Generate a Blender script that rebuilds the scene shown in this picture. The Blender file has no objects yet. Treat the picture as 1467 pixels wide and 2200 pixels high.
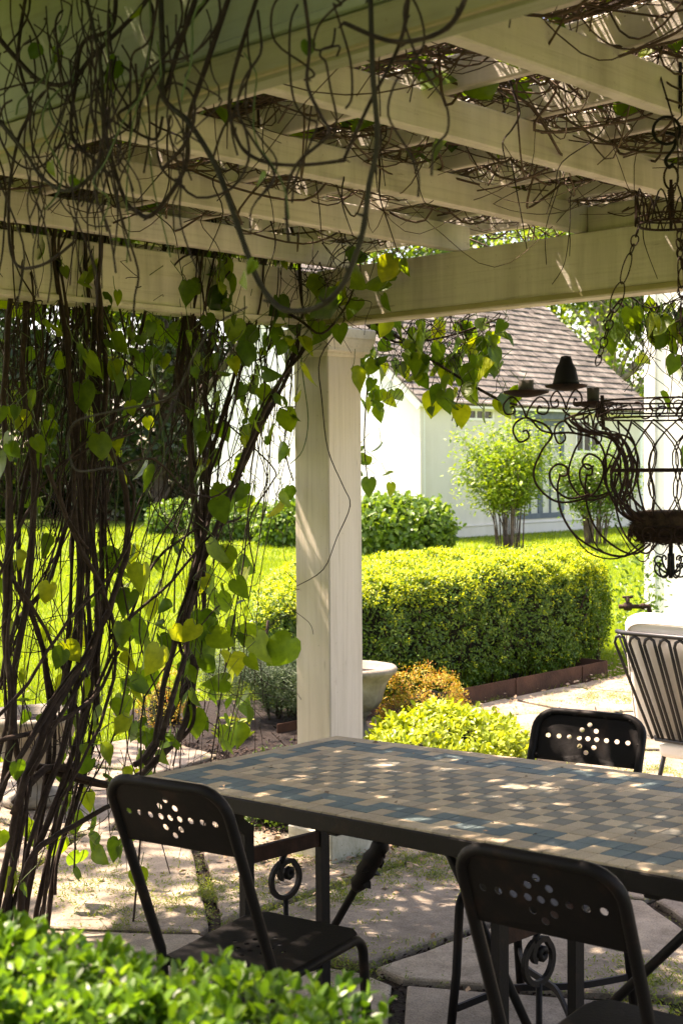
import bpy, bmesh, math, random
import numpy as np
from mathutils import Matrix, Vector
from mathutils import noise as mnoise

random.seed(7)
rng = np.random.default_rng(7)
scene = bpy.context.scene
col = scene.collection
rad = math.radians

# ------------------------------------------------------------------ camera
FPX, W0, H0, EYE = 2950.0, 1467.0, 2200.0, 1.6
PITCH, ROLL = math.atan(97 / FPX), 0.0072
CF = np.array([0, math.cos(PITCH), -math.sin(PITCH)])
CU0 = np.array([0, math.sin(PITCH), math.cos(PITCH)])
CX = np.array([1.0, 0, 0])
CR = math.cos(ROLL) * CX - math.sin(ROLL) * CU0
CUP = math.cos(ROLL) * CU0 + math.sin(ROLL) * CX
CO = np.array([0, 0, EYE])
cam = bpy.data.cameras.new('camera')
cam_o = bpy.data.objects.new('camera', cam)
col.objects.link(cam_o)
m = Matrix.Identity(4)
for i in range(3):
    m[i][0], m[i][1], m[i][2], m[i][3] = CR[i], CUP[i], -CF[i], CO[i]
cam_o.matrix_world = m
cam.sensor_fit = 'VERTICAL'
cam.sensor_height = 36.0
cam.sensor_width = 24.0
cam.lens = 36.0 * FPX / H0
cam.clip_start, cam.clip_end = 0.05, 600
cam.dof.use_dof = True
cam.dof.focus_distance = 4.7
cam.dof.aperture_fstop = 9.0
scene.camera = cam_o

# ------------------------------------------------------------------ light
SUN_AZ, SUN_EL = rad(149), rad(60)       # angle from +X towards +Y
SV = Vector((math.cos(SUN_AZ) * math.cos(SUN_EL), math.sin(SUN_AZ) * math.cos(SUN_EL), math.sin(SUN_EL)))
world = bpy.data.worlds.new('World')
scene.world = world
world.use_nodes = True
wn = world.node_tree
for n in list(wn.nodes):
    wn.nodes.remove(n)
wo = wn.nodes.new('ShaderNodeOutputWorld')
wb = wn.nodes.new('ShaderNodeBackground')
ws = wn.nodes.new('ShaderNodeTexSky')
ws.sky_type = 'NISHITA'
ws.sun_disc = False
ws.sun_elevation = SUN_EL
ws.sun_rotation = math.pi / 2 - SUN_AZ
ws.air_density, ws.dust_density, ws.ozone_density = 1.0, 2.5, 1.0
wb.inputs['Strength'].default_value = 0.145
wn.links.new(ws.outputs[0], wb.inputs[0])
wn.links.new(wb.outputs[0], wo.inputs[0])
sun = bpy.data.lights.new('sun', 'SUN')
sun.energy = 4.7
sun.angle = rad(0.5)
sun.color = (1.0, 0.95, 0.85)
sun_o = bpy.data.objects.new('sun', sun)
sun_o.rotation_euler = SV.to_track_quat('Z', 'Y').to_euler()
sun_o.location = SV * 60
col.objects.link(sun_o)
vs = scene.view_settings
vs.view_transform = 'Standard'
vs.look = 'None'
vs.exposure = 2.08
vs.gamma = 1
try:
    vs.use_curve_mapping = False
    vs.use_white_balance = True
    vs.white_balance_temperature = 7700
    vs.white_balance_tint = 24
except Exception:
    pass

# ------------------------------------------------------------------ geometry of the picture (used to measure places)
TH = rad(43.8)
BV = np.array([math.sin(TH), math.cos(TH), 0])      # along the rafters, away from the camera
AV = np.array([math.cos(TH), -math.sin(TH), 0])     # along the beams, towards the camera
ZV = np.array([0, 0, 1.0])

def ray(x, y): return CF + CR * (x - 733.5) / FPX + CUP * (1100 - y) / FPX
def onz(x, y, z):
    d = ray(x, y); return CO + d * (z - EYE) / d[2]
def onplane(x, y, n, c):
    d = ray(x, y); return CO + d * ((c - CO @ n) / (d @ n))
def atd(x, y, D):
    d = ray(x, y); return CO + d * (D / d[1])
def proj(P):
    d = np.asarray(P) - CO; w = d @ CF
    return 733.5 + FPX * (d @ CR) / w, 1100 - FPX * (d @ CUP) / w, w
def ab(a, b, z=0.0): return AV * a + BV * b + ZV * z

# ------------------------------------------------------------------ materials
def nmat(name):
    mt = bpy.data.materials.new(name); mt.use_nodes = True
    nt = mt.node_tree
    for n in list(nt.nodes): nt.nodes.remove(n)
    out = nt.nodes.new('ShaderNodeOutputMaterial')
    return mt, nt, out
def N(nt, typ, **kw):
    n = nt.nodes.new(typ)
    for k, v in kw.items():
        if hasattr(n, k): setattr(n, k, v)
        else: n.inputs[k].default_value = v
    return n
def ramp(nt, stops):
    r = nt.nodes.new('ShaderNodeValToRGB')
    el = r.color_ramp.elements
    while len(el) < len(stops): el.new(0.5)
    for e, (p, c) in zip(el, stops):
        e.position = p; e.color = (*c, 1)
    return r
def noise(nt, vec, scale, detail=4, rough=0.55):
    n = N(nt, 'ShaderNodeTexNoise'); n.inputs['Scale'].default_value = scale
    n.inputs['Detail'].default_value = detail; n.inputs['Roughness'].default_value = rough
    if vec: nt.links.new(vec, n.inputs['Vector'])
    return n
def coords(nt, kind='Object', scale=(1, 1, 1)):
    tc = N(nt, 'ShaderNodeTexCoord'); mp = N(nt, 'ShaderNodeMapping')
    mp.inputs['Scale'].default_value = scale
    nt.links.new(tc.outputs[kind], mp.inputs['Vector'])
    return mp.outputs[0]
def wcoords(nt, scale=(1, 1, 1)):
    g = N(nt, 'ShaderNodeNewGeometry'); mp = N(nt, 'ShaderNodeMapping')
    mp.inputs['Scale'].default_value = scale
    nt.links.new(g.outputs['Position'], mp.inputs['Vector'])
    return mp.outputs[0]
def mixc(nt, fac, a, b, mode='MIX'):
    mx = N(nt, 'ShaderNodeMix'); mx.data_type = 'RGBA'; mx.blend_type = mode
    if isinstance(fac, float): mx.inputs[0].default_value = fac
    else: nt.links.new(fac, mx.inputs[0])
    for s, v in ((6, a), (7, b)):
        if isinstance(v, tuple): mx.inputs[s].default_value = (*v, 1)
        else: nt.links.new(v, mx.inputs[s])
    return mx.outputs[2]
def bump(nt, h, strength, dist=0.01):
    b = N(nt, 'ShaderNodeBump'); b.inputs['Strength'].default_value = strength
    b.inputs['Distance'].default_value = dist
    nt.links.new(h, b.inputs['Height']); return b.outputs[0]
def rnd(nt):
    """a random number for every island of every object"""
    g = N(nt, 'ShaderNodeNewGeometry'); oi = N(nt, 'ShaderNodeObjectInfo')
    ad = N(nt, 'ShaderNodeMath'); ad.operation = 'ADD'
    nt.links.new(g.outputs['Random Per Island'], ad.inputs[0]); nt.links.new(oi.outputs['Random'], ad.inputs[1])
    fr = N(nt, 'ShaderNodeMath'); fr.operation = 'FRACT'; nt.links.new(ad.outputs[0], fr.inputs[0])
    return fr.outputs[0]
def principled(nt, out, base, rough=0.6, metal=0.0, spec=0.4, nrm=None):
    p = N(nt, 'ShaderNodeBsdfPrincipled')
    if isinstance(base, tuple): p.inputs['Base Color'].default_value = (*base, 1)
    else: nt.links.new(base, p.inputs['Base Color'])
    if isinstance(rough, float): p.inputs['Roughness'].default_value = rough
    else: nt.links.new(rough, p.inputs['Roughness'])
    p.inputs['Metallic'].default_value = metal
    p.inputs['Specular IOR Level'].default_value = spec
    if nrm: nt.links.new(nrm, p.inputs['Normal'])
    nt.links.new(p.outputs[0], out.inputs[0])
    return p

def leaf_mat(name, stops, trans=0.42, tint=(1.35, 1.25, 0.45), rough=0.42, spec=0.4, blotch=12.0):
    mt, nt, out = nmat(name)
    r = ramp(nt, stops); nt.links.new(rnd(nt), r.inputs[0])
    nz = noise(nt, wcoords(nt), blotch, 3)
    rr = ramp(nt, [(0.3, (0.72, 0.76, 0.7)), (0.7, (1.2, 1.16, 1.1))]); nt.links.new(nz.outputs[0], rr.inputs[0])
    base = mixc(nt, 1.0, r.outputs[0], rr.outputs[0], 'MULTIPLY')
    p = N(nt, 'ShaderNodeBsdfPrincipled'); nt.links.new(base, p.inputs['Base Color'])
    p.inputs['Roughness'].default_value = rough; p.inputs['Specular IOR Level'].default_value = spec
    tr = N(nt, 'ShaderNodeBsdfTranslucent')
    tcol = mixc(nt, 1.0, base, tint, 'MULTIPLY')
    nt.links.new(tcol, tr.inputs[0])
    ms = N(nt, 'ShaderNodeMixShader'); ms.inputs[0].default_value = trans
    nt.links.new(p.outputs[0], ms.inputs[1]); nt.links.new(tr.outputs[0], ms.inputs[2])
    nt.links.new(ms.outputs[0], out.inputs[0])
    return mt

def paint_mat(name, base, mildew, amount, grain=1.0, rough=0.5, streak=(9, 9, 0.9)):
    mt, nt, out = nmat(name)
    nz = noise(nt, wcoords(nt, streak), 1.0, 6, 0.65)
    r1 = ramp(nt, [(0.5 - amount * 0.35, (0, 0, 0)), (0.80, (1, 1, 1))]); nt.links.new(nz.outputs[0], r1.inputs[0])
    big = noise(nt, wcoords(nt), 1.7, 4)
    r2 = ramp(nt, [(0.35, (0.25, 0.25, 0.25)), (0.7, (1, 1, 1))]); nt.links.new(big.outputs[0], r2.inputs[0])
    f = mixc(nt, 1.0, r1.outputs[0], r2.outputs[0], 'MULTIPLY')
    c = mixc(nt, f, base, mildew)
    spk = noise(nt, wcoords(nt), 55, 3, 0.7)
    r3 = ramp(nt, [(0.66, (1, 1, 1)), (0.78, (0.62, 0.58, 0.5))]); nt.links.new(spk.outputs[0], r3.inputs[0])
    c = mixc(nt, 1.0, c, r3.outputs[0], 'MULTIPLY')
    gr = noise(nt, coords(nt, 'Object', (2.0, 70, 70)), 1.0, 6, 0.65)
    r4 = ramp(nt, [(0.30, (0.80, 0.78, 0.74)), (0.46, (1, 1, 1)), (0.7, (1.05, 1.05, 1.05))]); nt.links.new(gr.outputs[0], r4.inputs[0])
    c = mixc(nt, min(1.0, 0.75 * grain), c, mixc(nt, 1.0, c, r4.outputs[0], 'MULTIPLY'))
    ck = noise(nt, coords(nt, 'Object', (5.0, 42, 42)), 1.0, 3, 0.5)
    r5 = ramp(nt, [(0.70, (1, 1, 1)), (0.76, (0.45, 0.40, 0.32))]); nt.links.new(ck.outputs[0], r5.inputs[0])
    c = mixc(nt, min(1.0, 0.8 * grain), c, mixc(nt, 1.0, c, r5.outputs[0], 'MULTIPLY'))
    principled(nt, out, c, rough, 0, 0.35, bump(nt, gr.outputs[0], 0.5 * grain, 0.004))
    return mt

def noisy_mat(name, stops, scale, rough=0.8, metal=0.0, spec=0.3, bscale=40, bstr=0.4, bdist=0.01, jitter=0.0, detail=6, world_co=True, cscale=(1, 1, 1)):
    mt, nt, out = nmat(name)
    v = wcoords(nt, cscale) if world_co else coords(nt, 'Object', cscale)
    nz = noise(nt, v, scale, detail, 0.62)
    r = ramp(nt, stops); nt.links.new(nz.outputs[0], r.inputs[0])
    c = r.outputs[0]
    if jitter:
        rr = ramp(nt, [(0, (1 - jitter, 1 - jitter, 1 - jitter)), (1, (1 + jitter, 1 + jitter, 1 + jitter))])
        nt.links.new(rnd(nt), rr.inputs[0]); c = mixc(nt, 1.0, c, rr.outputs[0], 'MULTIPLY')
    b = noise(nt, v, bscale, 5, 0.6)
    principled(nt, out, c, rough, metal, spec, bump(nt, b.outputs[0], bstr, bdist))
    return mt

M = {}
M['paint'] = paint_mat('cream_paint', (0.76, 0.70, 0.59), (0.25, 0.21, 0.125), 0.42)
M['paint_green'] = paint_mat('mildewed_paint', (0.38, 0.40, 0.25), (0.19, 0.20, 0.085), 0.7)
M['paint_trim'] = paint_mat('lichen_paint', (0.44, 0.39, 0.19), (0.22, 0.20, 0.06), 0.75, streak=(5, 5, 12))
M['paint_post'] = paint_mat('post_paint', (0.72, 0.65, 0.53), (0.44, 0.39, 0.27), 0.10)
M['paint_plinth'] = paint_mat('plinth_paint', (0.62, 0.59, 0.47), (0.10, 0.11, 0.04), 0.75, streak=(14, 14, 7))
M['wall'] = paint_mat('white_wall_paint', (0.80, 0.79, 0.74), (0.62, 0.60, 0.50), 0.15, 0.5, streak=(3, 3, 0.5))
M['wall_shaded'] = paint_mat('shaded_cream_wall', (0.66, 0.62, 0.53), (0.50, 0.47, 0.37), 0.2, 0.5, streak=(3, 3, 0.5))  # shade of the cottage front put into a duller cream than the gable
M['wall_green'] = paint_mat('pale_wall_paint', (0.80, 0.82, 0.77), (0.66, 0.68, 0.58), 0.12, 0.4, streak=(2, 2, 0.5))
M['blue_frame'] = noisy_mat('blue_grey_paint', [(0.3, (0.07, 0.09, 0.11)), (0.7, (0.12, 0.15, 0.17))], 5, 0.5)
M['glass_dark'] = noisy_mat('dark_window_pane', [(0.3, (0.02, 0.022, 0.02)), (0.7, (0.05, 0.05, 0.045))], 2, 0.06, spec=0.6, bstr=0.0)
M['curtain'] = noisy_mat('curtained_pane', [(0.3, (0.42, 0.42, 0.38)), (0.7, (0.6, 0.6, 0.55))], 2, 0.15, spec=0.6, bstr=0.0)
M['shingle'] = noisy_mat('weathered_shingle', [(0.25, (0.062, 0.054, 0.044)), (0.5, (0.135, 0.118, 0.097)), (0.72, (0.25, 0.225, 0.188))], 3.0, 0.9, bscale=60, bstr=0.5, jitter=0.28)
M['roof_deck'] = noisy_mat('roof_deck', [(0.3, (0.05, 0.04, 0.03)), (0.7, (0.09, 0.07, 0.06))], 4)
M['iron'] = noisy_mat('rusty_black_iron', [(0.3, (0.0025, 0.002, 0.0018)), (0.57, (0.006, 0.004, 0.003)), (0.78, (0.030, 0.014, 0.008))], 14, 0.62, 0.15, bscale=120, bstr=0.35, bdist=0.002)
M['rust'] = noisy_mat('rusty_wire', [(0.3, (0.014, 0.008, 0.006)), (0.7, (0.06, 0.027, 0.017))], 25, 0.75, 0.3, bscale=200, bstr=0.4, bdist=0.002)
M['black'] = noisy_mat('black_coated_steel', [(0.3, (0.012, 0.013, 0.014)), (0.7, (0.025, 0.026, 0.028))], 10, 0.4, bstr=0.05)
M['steel_edge'] = noisy_mat('weathering_steel', [(0.3, (0.045, 0.022, 0.014)), (0.7, (0.12, 0.055, 0.032))], 6, 0.85, bscale=60)
M['cushion'] = noisy_mat('white_canvas', [(0.3, (0.74, 0.71, 0.64)), (0.7, (0.82, 0.79, 0.73))], 3, 0.9, bscale=400, bstr=0.15, bdist=0.003)
def stone_mat():
    mt, nt, out = nmat('flagstone')
    v = wcoords(nt); big = noise(nt, v, 1.9, 8, 0.65); mid = noise(nt, v, 11, 6, 0.7); fine = noise(nt, v, 160, 3, 0.7)
    r = ramp(nt, [(0.28, (0.15, 0.126, 0.093)), (0.45, (0.245, 0.209, 0.158)), (0.6, (0.335, 0.289, 0.222)), (0.78, (0.42, 0.37, 0.295))]); nt.links.new(big.outputs[0], r.inputs[0])
    r2 = ramp(nt, [(0.3, (0.62, 0.60, 0.58)), (0.55, (1, 1, 1)), (0.75, (1.25, 1.22, 1.15))]); nt.links.new(mid.outputs[0], r2.inputs[0])
    c = mixc(nt, 1.0, r.outputs[0], r2.outputs[0], 'MULTIPLY')
    r3 = ramp(nt, [(0.36, (0.55, 0.53, 0.5)), (0.5, (1, 1, 1)), (0.68, (1.2, 1.2, 1.2))]); nt.links.new(fine.outputs[0], r3.inputs[0])
    c = mixc(nt, 0.7, c, mixc(nt, 1.0, c, r3.outputs[0], 'MULTIPLY'))
    ms = noise(nt, v, 3.3, 7, 0.7); r4 = ramp(nt, [(0.60, (0, 0, 0)), (0.74, (1, 1, 1))]); nt.links.new(ms.outputs[0], r4.inputs[0])
    sc = N(nt, 'ShaderNodeMath'); sc.operation = 'MULTIPLY'; sc.inputs[1].default_value = 0.55; nt.links.new(r4.outputs[0], sc.inputs[0])
    c = mixc(nt, sc.outputs[0], c, (0.115, 0.115, 0.055))
    rr = ramp(nt, [(0, (0.82, 0.80, 0.80)), (1, (1.18, 1.14, 1.08))]); nt.links.new(rnd(nt), rr.inputs[0]); c = mixc(nt, 1.0, c, rr.outputs[0], 'MULTIPLY')
    hh = mixc(nt, 0.35, big.outputs[0], mid.outputs[0]); principled(nt, out, c, 0.85, 0, 0.3, bump(nt, mixc(nt, 0.15, hh, fine.outputs[0]), 0.9, 0.02))
    return mt
M['stone'] = stone_mat()
M['urn'] = noisy_mat('cast_stone', [(0.25, (0.12, 0.105, 0.08)), (0.55, (0.27, 0.24, 0.19)), (0.8, (0.42, 0.39, 0.33))], 7, 0.9, bscale=50, bstr=0.5)
M['soil'] = noisy_mat('joint_soil', [(0.3, (0.02, 0.015, 0.010)), (0.55, (0.05, 0.038, 0.025)), (0.75, (0.06, 0.07, 0.022))], 18, 0.95, bscale=90, bstr=0.8, bdist=0.02)
M['mulch'] = noisy_mat('bark_mulch', [(0.3, (0.010, 0.007, 0.005)), (0.7, (0.032, 0.021, 0.015))], 25, 0.95, bscale=80, bstr=1.0, bdist=0.03)
M['chip'] = noisy_mat('mulch_chip', [(0.2, (0.015, 0.009, 0.006)), (0.8, (0.05, 0.029, 0.019))], 9, 0.95, jitter=0.5)
M['litter'] = noisy_mat('dry_leaf_litter', [(0.2, (0.20, 0.12, 0.07)), (0.8, (0.45, 0.33, 0.22))], 9, 0.9, jitter=0.4)
M['lawn_ground'] = noisy_mat('lawn_ground', [(0.3, (0.10, 0.155, 0.008)), (0.7, (0.155, 0.22, 0.012))], 1.2, 0.95, bscale=60, bstr=0.8, bdist=0.03)
M['bark'] = noisy_mat('vine_bark', [(0.25, (0.018, 0.011, 0.007)), (0.55, (0.042, 0.026, 0.017)), (0.8, (0.10, 0.07, 0.045))], 30, 0.85, bscale=120, bstr=0.6, bdist=0.004)
M['roof_twig'] = noisy_mat('sunlit_roof_twig', [(0.25, (0.05, 0.032, 0.02)), (0.6, (0.13, 0.085, 0.05)), (0.85, (0.26, 0.18, 0.11))], 20, 0.85)  # lighter brown than the bark: sunlight from above put into the colour
M['bark_olive'] = noisy_mat('olive_vine_bark', [(0.25, (0.018, 0.015, 0.008)), (0.7, (0.058, 0.048, 0.026))], 25, 0.8, bscale=120, bstr=0.5, bdist=0.004)
M['stem_green'] = noisy_mat('green_stem', [(0.3, (0.06, 0.10, 0.025)), (0.7, (0.13, 0.18, 0.05))], 30, 0.6)
M['trunk'] = noisy_mat('tree_bark', [(0.3, (0.06, 0.045, 0.035)), (0.7, (0.17, 0.13, 0.10))], 8, 0.9, bscale=25, bstr=0.8, bdist=0.03)
M['birch'] = noisy_mat('pale_tree_bark', [(0.3, (0.14, 0.11, 0.09)), (0.6, (0.36, 0.31, 0.27))], 6, 0.9, bscale=25, bstr=0.6, bdist=0.02)
M['moss'] = noisy_mat('coconut_fibre', [(0.3, (0.02, 0.011, 0.006)), (0.7, (0.085, 0.05, 0.028))], 40, 0.95)
M['candle'] = noisy_mat('dirty_candle_cup', [(0.3, (0.03, 0.026, 0.018)), (0.7, (0.10, 0.085, 0.065))], 20, 0.7)
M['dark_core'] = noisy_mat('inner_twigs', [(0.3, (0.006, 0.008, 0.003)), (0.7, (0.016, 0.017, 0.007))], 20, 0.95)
def tile_mat(name, c1, c2):
    mt, nt, out = nmat(name)
    nz = noise(nt, wcoords(nt), 9, 6); sp = noise(nt, wcoords(nt), 420, 2)
    r = ramp(nt, [(0.3, c1), (0.7, c2)]); nt.links.new(nz.outputs[0], r.inputs[0])
    s = ramp(nt, [(0.35, (0.8, 0.8, 0.8)), (0.65, (1.1, 1.1, 1.1))]); nt.links.new(sp.outputs[0], s.inputs[0])
    c = mixc(nt, 1.0, r.outputs[0], s.outputs[0], 'MULTIPLY')
    rr = ramp(nt, [(0, (0.78, 0.78, 0.80)), (1, (1.14, 1.12, 1.08))]); nt.links.new(rnd(nt), rr.inputs[0])
    c = mixc(nt, 1.0, c, rr.outputs[0], 'MULTIPLY')
    principled(nt, out, c, 0.68, 0, 0.2, bump(nt, mixc(nt, 0.4, nz.outputs[0], sp.outputs[0]), 0.25, 0.003))
    return mt
M['tile_beige'] = tile_mat('beige_cement_tile', (0.50, 0.39, 0.25), (0.64, 0.52, 0.35))
M['tile_blue'] = tile_mat('blue_cement_tile', (0.12, 0.175, 0.175), (0.19, 0.245, 0.24))
M['tile_grey'] = tile_mat('grey_cement_tile', (0.235, 0.225, 0.175), (0.32, 0.305, 0.24))
M['grout'] = noisy_mat('dark_grout', [(0.3, (0.06, 0.05, 0.035)), (0.7, (0.12, 0.10, 0.07))], 20)
M['vine_leaf'] = leaf_mat('heart_leaf', [(0, (0.042, 0.095, 0.012)), (0.45, (0.075, 0.15, 0.016)), (0.8, (0.13, 0.215, 0.02)), (1, (0.25, 0.31, 0.03))], 0.58, (1.9, 1.7, 0.35), blotch=38.0)
M['box_leaf'] = leaf_mat('boxwood_leaf', [(0, (0.05, 0.125, 0.014)), (0.4, (0.09, 0.205, 0.02)), (0.75, (0.14, 0.29, 0.03)), (1, (0.22, 0.38, 0.05))], 0.45, (1.5, 1.4, 0.5), 0.36)
M['hedge_leaf'] = leaf_mat('clipped_hedge_leaf', [(0, (0.042, 0.10, 0.012)), (0.5, (0.082, 0.172, 0.018)), (1, (0.165, 0.275, 0.03))], 0.32, (1.5, 1.4, 0.4), 0.45)
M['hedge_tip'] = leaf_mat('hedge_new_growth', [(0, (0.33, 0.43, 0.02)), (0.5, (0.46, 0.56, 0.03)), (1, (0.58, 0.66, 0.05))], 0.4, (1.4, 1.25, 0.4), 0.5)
M['lime_leaf'] = leaf_mat('lime_green_leaf', [(0, (0.19, 0.28, 0.02)), (0.5, (0.31, 0.41, 0.03)), (1, (0.44, 0.52, 0.08))], 0.4, (1.4, 1.2, 0.4), 0.4)
M['gold_leaf'] = leaf_mat('golden_leaf', [(0, (0.20, 0.24, 0.02)), (0.4, (0.42, 0.38, 0.03)), (0.7, (0.52, 0.36, 0.04)), (1, (0.46, 0.17, 0.06))], 0.3, (1.3, 1.0, 0.5), 0.6)
M['juniper'] = leaf_mat('juniper_needles', [(0, (0.035, 0.07, 0.03)), (0.6, (0.075, 0.125, 0.058)), (1, (0.14, 0.20, 0.095))], 0.2, (1.2, 1.2, 0.7), 0.6)
M['bush_leaf'] = leaf_mat('hydrangea_leaf', [(0, (0.06, 0.13, 0.018)), (0.6, (0.11, 0.21, 0.028)), (1, (0.19, 0.29, 0.045))], 0.35, (1.5, 1.4, 0.5), 0.38)
M['shrub_leaf'] = leaf_mat('shrub_leaf', [(0, (0.09, 0.18, 0.018)), (0.5, (0.17, 0.29, 0.025)), (1, (0.30, 0.41, 0.045))], 0.42, (1.5, 1.35, 0.4), 0.42)
M['tree_leaf'] = leaf_mat('tree_leaf', [(0, (0.035, 0.075, 0.012)), (0.6, (0.07, 0.13, 0.018)), (1, (0.13, 0.20, 0.025))], 0.45, (1.7, 1.6, 0.45), 0.45)
M['tree_dark'] = leaf_mat('dark_tree_leaf', [(0, (0.02, 0.04, 0.012)), (0.6, (0.035, 0.065, 0.017)), (1, (0.06, 0.10, 0.02))], 0.3, (1.4, 1.4, 0.5), 0.5)
M['blossom'] = leaf_mat('pale_flowering_leaf', [(0, (0.10, 0.13, 0.06)), (0.5, (0.27, 0.29, 0.18)), (0.7, (0.5, 0.5, 0.40)), (1, (0.66, 0.64, 0.56))], 0.3, (1.1, 1.1, 0.9), 0.6)
M['grass'] = leaf_mat('grass_blade', [(0, (0.14, 0.22, 0.008)), (0.5, (0.20, 0.295, 0.012)), (1, (0.30, 0.37, 0.025))], 0.4, (1.5, 1.45, 0.4), 0.5, blotch=1.3)
M['weed'] = leaf_mat('weed_leaf', [(0, (0.08, 0.14, 0.02)), (0.5, (0.16, 0.24, 0.03)), (1, (0.30, 0.32, 0.06))], 0.4, (1.4, 1.3, 0.4), 0.5)

# ------------------------------------------------------------------ object helpers
def tag(o, label=None, cat=None, group=None, kind=None):
    if label: o['label'] = label
    if cat: o['category'] = cat
    if group: o['group'] = group
    if kind: o['kind'] = kind
    return o
def empty(name, loc=(0, 0, 0), rz=0.0):
    o = bpy.data.objects.new(name, None); col.objects.link(o)
    o.location = tuple(loc); o.rotation_euler = (0, 0, rz); o.empty_display_size = 0.1
    return o
def link(name, me, parent=None, loc=None, mat4=None):
    o = bpy.data.objects.new(name, me); col.objects.link(o)
    if parent:
        o.parent = parent
    if mat4 is not None: o.matrix_local = mat4
    elif loc is not None: o.location = tuple(loc)
    return o
def copy_tree(o, parent=None):
    c = o.copy(); col.objects.link(c)
    if parent: c.parent = parent
    for ch in list(o.children): copy_tree(ch, c)
    return c

TF = 1.0
class MB:
    def __init__(s): s.v = []; s.f = []; s.sm = []
    def add(s, vs_, fs, smooth=False):
        n = len(s.v); s.v.extend([tuple(map(float, p)) for p in vs_])
        for f in fs: s.f.append(tuple(i + n for i in f)); s.sm.append(smooth)
        return s
    def box(s, c, ax, ay, az, bev=0.0):
        """box about c with half-axis vectors; chamfered by bev"""
        c, ax, ay, az = map(np.asarray, (c, ax, ay, az))
        if bev <= 0:
            P = [c + i * ax + j * ay + k * az for k in (-1, 1) for j in (-1, 1) for i in (-1, 1)]
            return s.add(P, [(0, 2, 3, 1), (4, 5, 7, 6), (0, 1, 5, 4), (2, 6, 7, 3), (0, 4, 6, 2), (1, 3, 7, 5)])
        L = [np.linalg.norm(a) for a in (ax, ay, az)]
        q = [1 - min(bev / l, 0.9) for l in L]
        P = []; idx = {}
        for i in (-1, 1):
            for j in (-1, 1):
                for k in (-1, 1):
                    for t in range(3):
                        w = [q[0], q[1], q[2]]; w[t] = 1.0
                        idx[(i, j, k, t)] = len(P)
                        P.append(c + i * w[0] * ax + j * w[1] * ay + k * w[2] * az)
        F = []
        g = lambda i, j, k, t: idx[(i, j, k, t)]
        for sg in (-1, 1):
            F.append([g(sg, -1, -1, 0), g(sg, 1, -1, 0), g(sg, 1, 1, 0), g(sg, -1, 1, 0)])
            F.append([g(-1, sg, -1, 1), g(-1, sg, 1, 1), g(1, sg, 1, 1), g(1, sg, -1, 1)])
            F.append([g(-1, -1, sg, 2), g(1, -1, sg, 2), g(1, 1, sg, 2), g(-1, 1, sg, 2)])
        for i in (-1, 1):
            for j in (-1, 1):
                F.append([g(i, j, -1, 0), g(i, j, 1, 0), g(i, j, 1, 1), g(i, j, -1, 1)])
                F.append([g(i, -1, j, 0), g(i, 1, j, 0), g(i, 1, j, 2), g(i, -1, j, 2)])
                F.append([g(-1, i, j, 1), g(1, i, j, 1), g(1, i, j, 2), g(-1, i, j, 2)])
        for i in (-1, 1):
            for j in (-1, 1):
                for k in (-1, 1): F.append([g(i, j, k, 0), g(i, j, k, 1), g(i, j, k, 2)])
        return s.add(P, F)
    def tube(s, pts, r, n=6, cap=True):
        pts = [np.asarray(p, float) for p in pts]; k = len(pts)
        rs = [q * TF for q in (r if hasattr(r, '__len__') else [r] * k)]
        T = []
        for i in range(k):
            t = pts[min(i + 1, k - 1)] - pts[max(i - 1, 0)]
            T.append(t / (np.linalg.norm(t) + 1e-9))
        u = np.cross(T[0], (0, 0, 1.0))
        if np.linalg.norm(u) < 1e-3: u = np.cross(T[0], (1.0, 0, 0))
        u /= np.linalg.norm(u)
        P = []
        for i in range(k):
            u = u - T[i] * (u @ T[i]); u /= (np.linalg.norm(u) + 1e-9)
            w = np.cross(T[i], u)
            for j in range(n):
                a = 2 * math.pi * j / n
                P.append(pts[i] + rs[i] * (math.cos(a) * u + math.sin(a) * w))
        F = []
        for i in range(k - 1):
            for j in range(n):
                a, b = i * n + j, i * n + (j + 1) % n
                F.append((a, b, b + n, a + n))
        if cap: F.append(tuple(range(n - 1, -1, -1))); F.append(tuple(range((k - 1) * n, k * n)))
        return s.add(P, F, True)
    def bar(s, pts, hw, hh, up=(0, 0, 1)):
        """flat bar swept along pts"""
        pts = [np.asarray(p, float) for p in pts]; k = len(pts); P = []
        for i in range(k):
            t = pts[min(i + 1, k - 1)] - pts[max(i - 1, 0)]; t /= np.linalg.norm(t) + 1e-9
            w = np.cross(t, up); w /= np.linalg.norm(w) + 1e-9
            h = np.cross(w, t)
            P += [pts[i] - w * hw - h * hh, pts[i] + w * hw - h * hh, pts[i] + w * hw + h * hh, pts[i] - w * hw + h * hh]
        F = [(3, 2, 1, 0), tuple(range(4 * k - 4, 4 * k))]
        for i in range(k - 1):
            for j in range(4):
                a, b = 4 * i + j, 4 * i + (j + 1) % 4
                F.append((a, b, b + 4, a + 4))
        return s.add(P, F)
    def lathe(s, prof, n=24, c=(0, 0, 0), smooth=True):
        c = np.asarray(c); P = []; k = len(prof)
        for (r, z) in prof:
            for j in range(n):
                a = 2 * math.pi * j / n
                P.append(c + (r * math.cos(a), r * math.sin(a), z))
        F = []
        for i in range(k - 1):
            for j in range(n):
                a, b = i * n + j, i * n + (j + 1) % n
                F.append((a, b, b + n, a + n))
        F.append(tuple(range(n - 1, -1, -1))); F.append(tuple(range((k - 1) * n, k * n)))
        return s.add(P, F, smooth)
    def mesh(s, name, mat):
        me = bpy.data.meshes.new(name)
        me.from_pydata(s.v, [], s.f)
        me.polygons.foreach_set('use_smooth', s.sm)
        me.materials.append(mat if not isinstance(mat, str) else M[mat])
        me.update()
        return me
    def build(s, name, mat, parent=None, loc=None):
        return link(name, s.mesh(name, mat), parent, loc)

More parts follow.
